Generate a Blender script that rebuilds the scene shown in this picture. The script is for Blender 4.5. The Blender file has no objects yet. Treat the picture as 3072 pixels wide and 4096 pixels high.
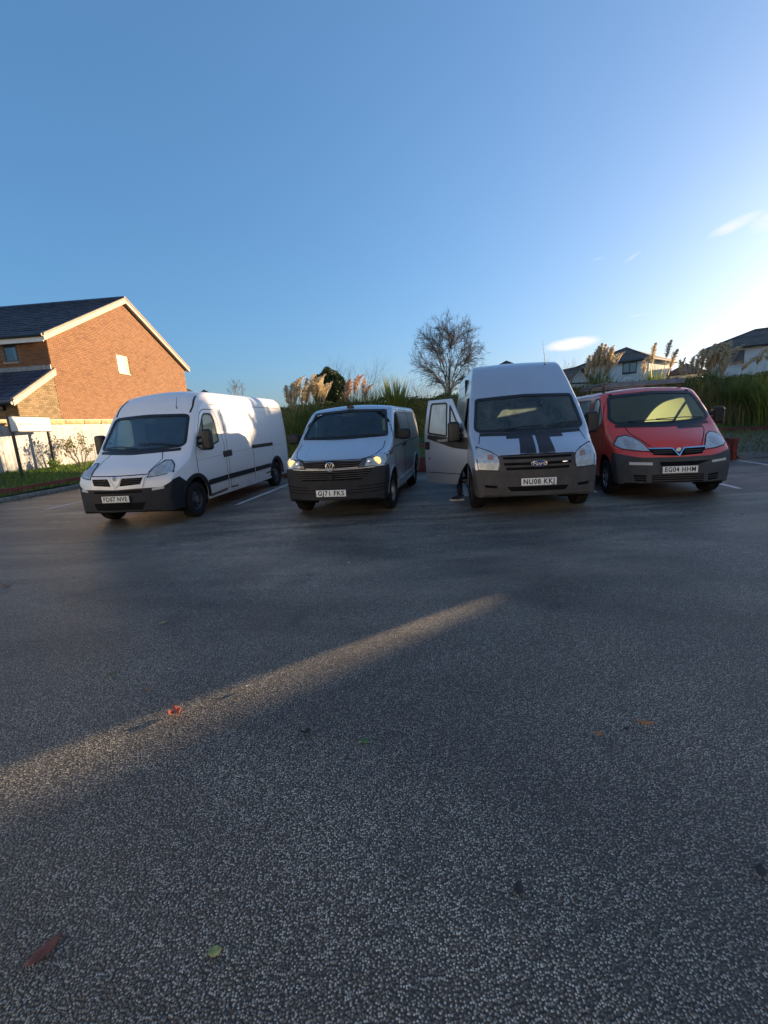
import bpy, bmesh, math, random
import numpy as np
from mathutils import Vector, Matrix, Euler
from mathutils.bvhtree import BVHTree

S = bpy.context.scene
C = S.collection
R = math.radians
random.seed(7)

# ------------------------------------------------------------------ camera
CAM_H, PITCH, ROLL = 1.5614, 0.201, -0.0603
cam_d = bpy.data.cameras.new('camera')
cam = bpy.data.objects.new('camera', cam_d); C.objects.link(cam)
cp, sp = math.cos(PITCH), math.sin(PITCH)
_fw = Vector((0, cp, -sp)); _up = Vector((0, sp, cp)); _rt = Vector((1, 0, 0))
_c, _s = math.cos(ROLL), math.sin(ROLL)
_r2 = _c*_rt + _s*_up; _u2 = -_s*_rt + _c*_up
cam.matrix_world = Matrix(((_r2.x, _u2.x, -_fw.x, 0), (_r2.y, _u2.y, -_fw.y, 0), (_r2.z, _u2.z, -_fw.z, CAM_H), (0, 0, 0, 1)))
cam_d.sensor_fit = 'VERTICAL'; cam_d.sensor_height = 36.0; cam_d.sensor_width = 27.0
cam_d.lens = 1757.0/4096.0*36.0
cam_d.clip_start = 0.05; cam_d.clip_end = 3000
S.camera = cam

# ------------------------------------------------------------------ light
SUN_AZ, SUN_EL = R(58.0), R(6.6)
world = bpy.data.worlds.new('World'); S.world = world; world.use_nodes = True
wn = world.node_tree; wn.nodes.clear()
w_out = wn.nodes.new('ShaderNodeOutputWorld'); w_bg = wn.nodes.new('ShaderNodeBackground')
w_sky = wn.nodes.new('ShaderNodeTexSky'); w_sky.sky_type = 'NISHITA'; w_sky.sun_disc = False
w_sky.sun_elevation = SUN_EL; w_sky.sun_rotation = SUN_AZ
w_sky.air_density = 1.0; w_sky.dust_density = 1.7; w_sky.ozone_density = 6.2; w_sky.altitude = 50
w_bg.inputs['Strength'].default_value = 0.080

def wnode(t, **kw):
    n = wn.nodes.new(t)
    for k, v in kw.items(): setattr(n, k, v)
    return n
def wmath(op, a, b=None, clamp=False):
    n = wnode('ShaderNodeMath', operation=op, use_clamp=clamp)
    for i, v in enumerate((a, b)):
        if v is None: continue
        if isinstance(v, (int, float)): n.inputs[i].default_value = v
        else: wn.links.new(v, n.inputs[i])
    return n.outputs[0]
w_tc = wnode('ShaderNodeTexCoord')
def wdot(vec):
    n = wnode('ShaderNodeVectorMath', operation='DOT_PRODUCT')
    wn.links.new(w_tc.outputs['Generated'], n.inputs[0]); n.inputs[1].default_value = vec
    return n.outputs['Value']
def dirv(az, el):
    a, e = R(az), R(el)
    return Vector((math.sin(a)*math.cos(e), math.cos(a)*math.cos(e), math.sin(e)))
def cloud(az, el, wa, we, tilt, nscale, namp, soft, gain):
    d = dirv(az, el); rt = Vector((math.cos(R(az)), -math.sin(R(az)), 0)); up = rt.cross(d)
    t = R(tilt); r2 = rt*math.cos(t) + up*math.sin(t); u2 = up*math.cos(t) - rt*math.sin(t)
    a = wmath('DIVIDE', wdot(r2), math.sin(R(wa))); b = wmath('DIVIDE', wdot(u2), math.sin(R(we)))
    q = wmath('ADD', wmath('MULTIPLY', a, a), wmath('MULTIPLY', b, b))
    nz = wnode('ShaderNodeTexNoise'); nz.inputs['Scale'].default_value = nscale; nz.inputs['Detail'].default_value = 5
    mp = wnode('ShaderNodeMapping'); mp.inputs['Scale'].default_value = (1, 1, 2.5)
    wn.links.new(w_tc.outputs['Generated'], mp.inputs['Vector']); wn.links.new(mp.outputs[0], nz.inputs['Vector'])
    v = wmath('SUBTRACT', 1.0, q)
    v = wmath('ADD', v, wmath('MULTIPLY', wmath('SUBTRACT', nz.outputs['Fac'], 0.5), namp))
    v = wmath('MULTIPLY', wmath('DIVIDE', v, soft, clamp=True), gain)
    front = wmath('GREATER_THAN', wdot(d), 0.7)
    return wmath('MULTIPLY', v, front)
masks = [cloud(23.2, 7.45, 3.1, 0.80, 2, 40, 0.7, 0.8, 0.85),
         cloud(37.3, 15.9, 2.1, 0.55, 12, 34, 1.4, 1.3, 0.60),
         cloud(40.2, 15.6, 2.2, 0.9, 16, 30, 1.6, 1.4, 0.50),
         cloud(28.9, 15.1, 0.9, 0.20, 28, 60, 1.6, 1.2, 0.22),
         cloud(25.5, 15.5, 0.7, 0.16, 5, 60, 1.6, 1.2, 0.16),
         cloud(29.6, 9.5, 1.0, 0.13, 4, 60, 1.0, 1.2, 0.22)]
m = masks[0]
for q in masks[1:]: m = wmath('MAXIMUM', m, q)
w_mix = wnode('ShaderNodeMixRGB'); wn.links.new(m, w_mix.inputs['Fac'])
w_tint = wnode('ShaderNodeMixRGB', blend_type='MULTIPLY'); w_tint.inputs['Fac'].default_value = 1.0
w_tint.inputs['Color2'].default_value = (1.04, 0.97, 0.96, 1)
w_gam = wnode('ShaderNodeGamma'); w_gam.inputs['Gamma'].default_value = 0.64
wn.links.new(w_sky.outputs[0], w_gam.inputs['Color']); wn.links.new(w_gam.outputs[0], w_tint.inputs['Color1'])
wn.links.new(w_tint.outputs[0], w_mix.inputs['Color1'])
w_mix.inputs['Color2'].default_value = (2.45, 2.3, 2.1, 1)
wn.links.new(w_mix.outputs[0], w_bg.inputs['Color']); wn.links.new(w_bg.outputs[0], w_out.inputs['Surface'])

sun_d = bpy.data.lights.new('sun', 'SUN'); sun_d.energy = 2.9; sun_d.angle = R(0.5); sun_d.color = (1.0, 0.70, 0.40)
sun = bpy.data.objects.new('sun', sun_d); C.objects.link(sun)
_sd = Vector((math.sin(SUN_AZ)*math.cos(SUN_EL), math.cos(SUN_AZ)*math.cos(SUN_EL), math.sin(SUN_EL)))
sun.rotation_euler = _sd.to_track_quat('Z', 'Y').to_euler(); sun.location = (20, 10, 20)

S.view_settings.view_transform = 'Standard'; S.view_settings.look = 'None'
S.view_settings.exposure = 2.55; S.view_settings.gamma = 1.0
S.view_settings.use_curve_mapping = False
S.cycles.max_bounces = 8; S.cycles.transparent_max_bounces = 16
S.cycles.use_denoising = True

# ------------------------------------------------------------------ materials
def new_mat(name):
    m = bpy.data.materials.new(name); m.use_nodes = True
    nt = m.node_tree
    b = nt.nodes['Principled BSDF']
    return m, nt, b
def nd(nt, t, **kw):
    n = nt.nodes.new(t)
    for k, v in kw.items(): setattr(n, k, v)
    return n
def setin(n, **kw):
    for k, v in kw.items():
        n.inputs[k.replace('_', ' ')].default_value = v
def ramp(nt, fac, stops, interp='LINEAR'):
    r = nd(nt, 'ShaderNodeValToRGB'); r.color_ramp.interpolation = interp
    e = r.color_ramp.elements
    while len(e) < len(stops): e.new(0.5)
    for i, (p, c) in enumerate(stops):
        e[i].position = p; e[i].color = (c[0], c[1], c[2], 1) if len(c) == 3 else c
    nt.links.new(fac, r.inputs['Fac']); return r.outputs['Color']
def noise(nt, scale, detail=3, rough=.55, vec=None, dist=0):
    n = nd(nt, 'ShaderNodeTexNoise'); setin(n, Scale=scale, Detail=detail, Roughness=rough, Distortion=dist)
    if vec is not None: nt.links.new(vec, n.inputs['Vector'])
    return n.outputs['Fac']
def objco(nt, which='Object', scale=None):
    tc = nd(nt, 'ShaderNodeTexCoord')
    if scale is None: return tc.outputs[which]
    mp = nd(nt, 'ShaderNodeMapping'); mp.inputs['Scale'].default_value = scale
    nt.links.new(tc.outputs[which], mp.inputs['Vector']); return mp.outputs[0]
def wpos(nt):
    return nd(nt, 'ShaderNodeNewGeometry').outputs['Position']
def mixc(nt, fac, a, b, mode='MIX'):
    m = nd(nt, 'ShaderNodeMixRGB', blend_type=mode)
    for s, v in (('Fac', fac), ('Color1', a), ('Color2', b)):
        if isinstance(v, (tuple, list)): m.inputs[s].default_value = (v[0], v[1], v[2], 1)
        elif isinstance(v, (int, float)): m.inputs[s].default_value = v
        else: nt.links.new(v, m.inputs[s])
    return m.outputs[0]
def mth(nt, op, a, b=None, clamp=False):
    n = nd(nt, 'ShaderNodeMath', operation=op, use_clamp=clamp)
    for i, v in enumerate((a, b)):
        if v is None: continue
        if isinstance(v, (int, float)): n.inputs[i].default_value = v
        else: nt.links.new(v, n.inputs[i])
    return n.outputs[0]
def bump(nt, b, h, strength=.3, dist=.01):
    n = nd(nt, 'ShaderNodeBump'); setin(n, Strength=strength, Distance=dist)
    nt.links.new(h, n.inputs['Height']); nt.links.new(n.outputs[0], b.inputs['Normal'])

def simple(name, col, rough=.5, metal=0., var=.15, nscale=8., coat=0., bmp=0., bscale=60., spec=.5, island=0.):
    m, nt, b = new_mat(name)
    f = noise(nt, nscale, 4, vec=objco(nt))
    lo = tuple(c*(1-var) for c in col); hi = tuple(min(1, c*(1+var)) for c in col)
    c = ramp(nt, f, [(.3, lo), (.7, hi)])
    if island:
        g = nd(nt, 'ShaderNodeNewGeometry')
        k = mth(nt, 'ADD', mth(nt, 'MULTIPLY', g.outputs['Random Per Island'], 2*island), 1-island)
        c = mixc(nt, 1.0, c, k, 'MULTIPLY')
    nt.links.new(c, b.inputs['Base Color'])
    b.inputs['Roughness'].default_value = rough; b.inputs['Metallic'].default_value = metal
    b.inputs['Coat Weight'].default_value = coat; b.inputs['Coat Roughness'].default_value = .06
    b.inputs['Specular IOR Level'].default_value = spec
    if bmp: bump(nt, b, noise(nt, bscale, 4, vec=objco(nt)), bmp, .01)
    return m

M = {}
def paint(name, col, metal, rough, dirt=(.12, .11, .10), dirt_amt=.5):
    m, nt, b = new_mat(name)
    co = objco(nt)
    sep = nd(nt, 'ShaderNodeSeparateXYZ'); nt.links.new(co, sep.inputs[0])
    f = noise(nt, 3.0, 5, vec=co)
    # road film: low on the body, broken up by noise
    low = mth(nt, 'SUBTRACT', 1.0, mth(nt, 'DIVIDE', mth(nt, 'SUBTRACT', sep.outputs['Z'], .22), .65, clamp=True), clamp=True)
    k = mth(nt, 'MULTIPLY', mth(nt, 'POWER', low, 1.6), mth(nt, 'MULTIPLY', f, 1.6*dirt_amt), clamp=True)
    k = mth(nt, 'ADD', k, mth(nt, 'MULTIPLY', mth(nt, 'SUBTRACT', noise(nt, 1.3, 6, vec=co), .45, clamp=True), .5*dirt_amt), clamp=True)
    c = mixc(nt, k, col, dirt)
    nt.links.new(c, b.inputs['Base Color'])
    b.inputs['Metallic'].default_value = metal
    r = mth(nt, 'ADD', mth(nt, 'MULTIPLY', k, .35), rough)
    r = mth(nt, 'ADD', r, mth(nt, 'MULTIPLY', mth(nt, 'SUBTRACT', noise(nt, 6, 3, vec=co), .5), .08))
    nt.links.new(r, b.inputs['Roughness'])
    b.inputs['Coat Weight'].default_value = .7; b.inputs['Coat Roughness'].default_value = .12
    return m
M['white'] = paint('white_paint', (.70, .71, .73), 0, .34, dirt_amt=.55)
M['silver'] = paint('silver_paint', (.47, .53, .60), .50, .30, dirt_amt=.35)
M['silver2'] = paint('silver_paint_worn', (.43, .48, .55), .50, .31, dirt_amt=.45)
M['red'] = paint('faded_red_paint', (.58, .040, .018), 0, .34, dirt=(.20, .08, .065), dirt_amt=.45)
M['plastic'] = simple('bumper_plastic', (.017, .019, .024), .55, var=.25, nscale=5, bmp=.15, bscale=250, spec=.22)
M['plastic_grey'] = simple('bumper_plastic_grey', (.062, .058, .057), .6, var=.25, nscale=5, bmp=.15, bscale=250, spec=.22)
M['plastic_light'] = simple('bumper_plastic_faded', (.055, .058, .062), .6, var=.25, nscale=4, bmp=.15, bscale=250, spec=.22)
M['black'] = simple('black_trim', (.012, .012, .013), .45, var=.3, nscale=12)
M['gap'] = simple('panel_gap', (.007, .007, .008), .9, var=.2, spec=.1)
M['rubber'] = simple('tyre_rubber', (.014, .014, .015), .85, var=.3, nscale=14, bmp=.3, bscale=120, spec=.2)
M['rim'] = simple('steel_rim', (.16, .17, .18), .45, metal=.7, var=.35, nscale=9)
M['rim_dark'] = simple('dark_steel_rim', (.035, .037, .04), .5, metal=.3, var=.35, nscale=9)
M['hubcap'] = simple('silver_hubcap', (.42, .43, .44), .4, metal=.5, var=.3, nscale=9)
M['chrome'] = simple('chrome', (.75, .76, .78), .12, metal=1., var=.08)
M['interior'] = simple('cab_interior', (.022, .023, .026), .85, var=.3, nscale=6, spec=.2)
M['plate'] = simple('plate_white', (.72, .74, .74), .35, var=.06, nscale=20)
M['ink'] = simple('plate_black', (.012, .012, .014), .5, var=.1)
M['lightgrey'] = simple('light_grey', (.45, .46, .47), .5, var=.15)
M['reflector'] = simple('lamp_reflector', (.58, .61, .63), .25, metal=.1, var=.2, nscale=15)
M['amber'] = simple('amber_lamp', (.45, .22, .14), .3, var=.2)
M['blue_badge'] = simple('badge_blue', (.01, .03, .16), .2, var=.1, coat=.5)
M['mirror'] = simple('mirror_glass', (.8, .8, .82), .03, metal=1., var=.02)

def glass(name, tint=(.55, .68, .68), mist=.2, mist_col=(.60, .68, .66), nscale=2.0, thresh=(.35, .75), refl=1.0, vert=True, trans=.6):
    """single sheet of window glass: transmits, reflects, carries a film of condensation"""
    m, nt, b = new_mat(name)
    out = nt.nodes['Material Output']; nt.nodes.remove(b)
    co = objco(nt)
    tr = nd(nt, 'ShaderNodeBsdfTransparent'); tr.inputs[0].default_value = (*tint, 1)
    gl = nd(nt, 'ShaderNodeBsdfGlossy'); gl.inputs['Roughness'].default_value = .03
    lw = nd(nt, 'ShaderNodeLayerWeight'); lw.inputs['Blend'].default_value = .5
    fr = mth(nt, 'ADD', mth(nt, 'MULTIPLY', mth(nt, 'POWER', lw.outputs['Facing'], 5.0), .93), .07)
    frm = mth(nt, 'MULTIPLY', fr, refl, clamp=True)
    df = nd(nt, 'ShaderNodeBsdfDiffuse'); df.inputs[0].default_value = (*mist_col, 1)
    tl = nd(nt, 'ShaderNodeBsdfTranslucent'); tl.inputs[0].default_value = (*mist_col, 1)
    mm = nd(nt, 'ShaderNodeMixShader'); mm.inputs[0].default_value = trans
    nt.links.new(df.outputs[0], mm.inputs[1]); nt.links.new(tl.outputs[0], mm.inputs[2])
    v = objco(nt, scale=(1.0, 1.0, .45)) if vert else co
    f = ramp(nt, noise(nt, nscale, 5, .6, vec=v, dist=.4), [(thresh[0], (.0, .0, .0)), (thresh[1], (1, 1, 1))])
    f = mth(nt, 'MULTIPLY', f, mist, clamp=True)
    f = mth(nt, 'ADD', f, mist*.25, clamp=True)
    a = nd(nt, 'ShaderNodeMixShader'); nt.links.new(f, a.inputs[0]); nt.links.new(tr.outputs[0], a.inputs[1]); nt.links.new(mm.outputs[0], a.inputs[2])
    c = nd(nt, 'ShaderNodeMixShader'); nt.links.new(frm, c.inputs[0]); nt.links.new(a.outputs[0], c.inputs[1]); nt.links.new(gl.outputs[0], c.inputs[2])
    nt.links.new(c.outputs[0], out.inputs['Surface'])
    return m
M['glass'] = glass('clear_glass', tint=(.82, .90, .86), mist=.06)
M['glass_ws_white'] = glass('windscreen_reflecting', tint=(.42, .55, .58), mist=.05, mist_col=(.65, .68, .62), nscale=1.3, thresh=(.45, .6), refl=2.4)
M['glass_ws_silver'] = glass('windscreen_clear', tint=(.42, .58, .62), mist=.05, nscale=2.2, refl=1.5)
M['glass_misty'] = glass('misted_glass', tint=(.6, .7, .7), mist=.95, mist_col=(.62, .70, .68), nscale=3.0, thresh=(.2, .6), trans=.3)
M['glass_fog'] = glass('fogged_glass', tint=(.6, .7, .7), mist=1.0, mist_col=(.72, .78, .62), nscale=3.0, thresh=(.05, .4), trans=.7)
M['glass_ws_mist'] = glass('misted_windscreen', tint=(.45, .6, .62), mist=.34, mist_col=(.60, .78, .78), nscale=2.6, thresh=(.25, .75), refl=.9, trans=.8)
M['glass_ws_red'] = glass('steamed_windscreen', tint=(.5, .62, .58), mist=.50, mist_col=(.78, .98, .58), nscale=1.2, thresh=(.15, .5), refl=1.0, trans=.93)
M['lens'] = glass('lamp_lens', tint=(.85, .88, .9), mist=.12, mist_col=(.7, .74, .78), nscale=20, vert=False)

def emis(name, col, s):
    m, nt, b = new_mat(name); b.inputs['Base Color'].default_value = (*col, 1)
    b.inputs['Emission Color'].default_value = (*col, 1); b.inputs['Emission Strength'].default_value = s
    return m
M['bulb'] = emis('lit_bulb', (1.0, .60, .22), .24)

# ------------------------------------------------------------------ mesh helpers
def link(name, me, mat=None, parent=None, loc=None):
    o = bpy.data.objects.new(name, me); C.objects.link(o)
    if mat is not None and me is not None and not me.materials: me.materials.append(M[mat] if isinstance(mat, str) else mat)
    if parent is not None: o.parent = parent
    if loc is not None: o.location = loc
    return o
def pydata(name, verts, faces, mat=None, parent=None, smooth=False, sharp=40, loc=None):
    me = bpy.data.meshes.new(name); me.from_pydata([tuple(v) for v in verts], [], faces); me.update()
    if smooth: shade(me, sharp)
    return link(name, me, mat, parent, loc)
def shade(me, ang=40):
    me.polygons.foreach_set('use_smooth', [True]*len(me.polygons))
    me.set_sharp_from_angle(angle=R(ang))
def tag(o, label=None, cat=None, group=None, kind=None):
    if label: o['label'] = label
    if cat: o['category'] = cat
    if group: o['group'] = group
    if kind: o['kind'] = kind
    return o
def empty(name, loc=(0, 0, 0), rz=0, parent=None):
    o = bpy.data.objects.new(name, None); C.objects.link(o); o.location = loc; o.rotation_euler = (0, 0, rz)
    o.empty_display_size = .2
    if parent is not None: o.parent = parent
    return o

class MB:
    def __init__(s): s.v = []; s.f = []
    def box(s, c, d, rot=None):
        n = len(s.v); hx, hy, hz = d[0]/2, d[1]/2, d[2]/2
        for x in (-hx, hx):
            for y in (-hy, hy):
                for z in (-hz, hz):
                    p = Vector((x, y, z))
                    if rot is not None: p = rot @ p
                    s.v.append(p + Vector(c))
        s.f += [tuple(n+i for i in q) for q in ((0, 1, 3, 2), (4, 6, 7, 5), (0, 4, 5, 1), (2, 3, 7, 6), (0, 2, 6, 4), (1, 5, 7, 3))]
        return s
    def tube(s, pts, rads, n=6, cap=True):
        pts = [Vector(p) for p in pts]
        if isinstance(rads, (int, float)): rads = [rads]*len(pts)
        base = len(s.v); prev = None
        for i, p in enumerate(pts):
            t = (pts[min(i+1, len(pts)-1)] - pts[max(i-1, 0)]).normalized()
            if prev is None:
                a = Vector((0, 0, 1)) if abs(t.z) < .9 else Vector((1, 0, 0))
                u = t.cross(a).normalized()
            else:
                u = (prev - t*prev.dot(t)).normalized()
            prev = u; w = t.cross(u)
            for k in range(n):
                an = 2*math.pi*k/n
                s.v.append(p + (u*math.cos(an) + w*math.sin(an))*rads[i])
        for i in range(len(pts)-1):
            for k in range(n):
                a = base+i*n+k; b = base+i*n+(k+1) % n
                s.f.append((a, b, b+n, a+n))
        if cap:
            s.f.append(tuple(base+k for k in reversed(range(n))))
            e = base+(len(pts)-1)*n
            s.f.append(tuple(e+k for k in range(n)))
        return s
    def lathe(s, prof, n=32, axis='x', c=(0, 0, 0)):
        """prof: (along axis, radius)"""
        base = len(s.v); c = Vector(c)
        for (a, r) in prof:
            for k in range(n):
                an = 2*math.pi*k/n; p, q = r*math.cos(an), r*math.sin(an)
                v = Vector((a, p, q)) if axis == 'x' else (Vector((p, a, q)) if axis == 'y' else Vector((p, q, a)))
                s.v.append(c+v)
        for i in range(len(prof)-1):
            for k in range(n):
                a = base+i*n+k; b = base+i*n+(k+1) % n
                s.f.append((a, b, b+n, a+n))
        return s
    def poly(s, pts):
        n = len(s.v); s.v += [Vector(p) for p in pts]; s.f.append(tuple(range(n, n+len(pts)))); return s
    def prism(s, poly, h0, h1, fn):
        """poly: 2D outline; fn(a, b, h) -> 3D"""
        n = len(s.v); k = len(poly)
        s.v += [Vector(fn(a, b, h0)) for a, b in poly] + [Vector(fn(a, b, h1)) for a, b in poly]
        s.f.append(tuple(range(n, n+k))); s.f.append(tuple(range(n+2*k-1, n+k-1, -1)))
        for i in range(k):
            j = (i+1) % k
            s.f.append((n+i, n+k+i, n+k+j, n+j))
        return s
    def build(s, name, mat=None, parent=None, smooth=False, sharp=40, bevel=0, seg=2, loc=None, fixn=True):
        me = bpy.data.meshes.new(name); me.from_pydata([tuple(v) for v in s.v], [], s.f)
        bm = bmesh.new(); bm.from_mesh(me)
        if fixn: bmesh.ops.recalc_face_normals(bm, faces=bm.faces)
        if bevel:
            bmesh.ops.bevel(bm, geom=[e for e in bm.edges if len(e.link_faces) == 2 and e.calc_face_angle(0) > .35], offset=bevel, segments=seg, profile=.6, affect='EDGES')
        bm.to_mesh(me); bm.free()
        if smooth or bevel: shade(me, sharp)
        return link(name, me, mat, parent, loc)

def text_mesh(txt, size, ext=.002, bold=0.0, sx=1.0, shear=0.0, spc=1.0):
    cu = bpy.data.curves.new('t', 'FONT'); cu.body = txt; cu.size = size; cu.extrude = ext; cu.align_x = 'CENTER'; cu.align_y = 'CENTER'
    cu.offset = bold; cu.shear = shear; cu.space_character = spc; cu.resolution_u = 3
    o = bpy.data.objects.new('t', cu); C.objects.link(o)
    dg = bpy.context.evaluated_depsgraph_get()
    me = bpy.data.meshes.new_from_object(o.evaluated_get(dg))
    bpy.data.objects.remove(o); bpy.data.curves.remove(cu)
    me.transform(Matrix.Diagonal((sx, 1, 1, 1)))
    return me
def pchip(xs, ys):
    n = len(xs); h = [xs[i+1]-xs[i] for i in range(n-1)]; d = [(ys[i+1]-ys[i])/h[i] for i in range(n-1)]
    mm = [0]*n; mm[0] = d[0]; mm[-1] = d[-1]
    for i in range(1, n-1):
        if d[i-1]*d[i] <= 0: mm[i] = 0
        else:
            w1 = 2*h[i]+h[i-1]; w2 = h[i]+2*h[i-1]
            mm[i] = (w1+w2)/(w1/d[i-1]+w2/d[i])
    def f(x):
        if x <= xs[0]: return ys[0]
        if x >= xs[-1]: return ys[-1]
        i = 0
        while x > xs[i+1]: i += 1
        t = (x-xs[i])/h[i]
        return ((2*t**3-3*t**2+1)*ys[i] + (t**3-2*t**2+t)*h[i]*mm[i] + (-2*t**3+3*t**2)*ys[i+1] + (t**3-t**2)*h[i]*mm[i+1])
    return f
def lerp_list(pts):
    xs = [p[0] for p in pts]; ys = [p[1] for p in pts]
    return pchip(xs, ys)
def apply_mods(o):
    dg = bpy.context.evaluated_depsgraph_get()
    me = bpy.data.meshes.new_from_object(o.evaluated_get(dg))
    o.modifiers.clear(); old = o.data; o.data = me
    if old.users == 0: bpy.data.meshes.remove(old)
def boolean(o, cutter, op):
    m = o.modifiers.new('b', 'BOOLEAN'); m.operation = op; m.solver = 'EXACT'; m.object = cutter
    n0 = len(o.evaluated_get(bpy.context.evaluated_depsgraph_get()).data.polygons)
    if n0 < 60: m.use_self = True; m.use_hole_tolerant = True
    apply_mods(o)
def resample(pl, n):
    pl = [Vector(p) for p in pl]
    L = [0]
    for i in range(len(pl)-1): L.append(L[-1]+(pl[i+1]-pl[i]).length)
    out = []
    for k in range(n):
        t = L[-1]*k/(n-1); i = 0
        while i < len(pl)-2 and L[i+1] < t: i += 1
        s = (t-L[i])/max(1e-9, L[i+1]-L[i]); out.append(pl[i].lerp(pl[i+1], min(1, max(0, s))))
    return out
# ------------------------------------------------------------------ vans
def offset2d(pts, d):
    """grow a closed 2D outline outwards by d (any winding)"""
    n = len(pts); area = sum(pts[i][0]*pts[(i+1) % n][1]-pts[(i+1) % n][0]*pts[i][1] for i in range(n))
    sg = 1 if area > 0 else -1; out = []
    for i in range(n):
        p0, p1, p2 = Vector(pts[i-1]), Vector(pts[i]), Vector(pts[(i+1) % n])
        e1 = (p1-p0); e2 = (p2-p1)
        if e1.length < 1e-7: e1 = e2
        if e2.length < 1e-7: e2 = e1
        e1.normalize(); e2.normalize()
        n1 = Vector((e1.y, -e1.x))*sg; n2 = Vector((e2.y, -e2.x))*sg
        b = n1+n2
        b = b/max(.35, 1+n1.dot(n2)) if b.length > 1e-6 else n1
        out.append((p1.x+b.x*d, p1.y+b.y*d))
    return out
def round_outline(pts, r, seg=4):
    out = []; n = len(pts)
    for i in range(n):
        p0, p1, p2 = Vector(pts[i-1]), Vector(pts[i]), Vector(pts[(i+1) % n])
        a = p1+(p0-p1).normalized()*min(r, (p0-p1).length*.45); b = p1+(p2-p1).normalized()*min(r, (p2-p1).length*.45)
        for k in range(seg+1):
            t = k/seg; q = a.lerp(p1, t).lerp(p1.lerp(b, t), t); out.append((q.x, q.y))
    return out

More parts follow.
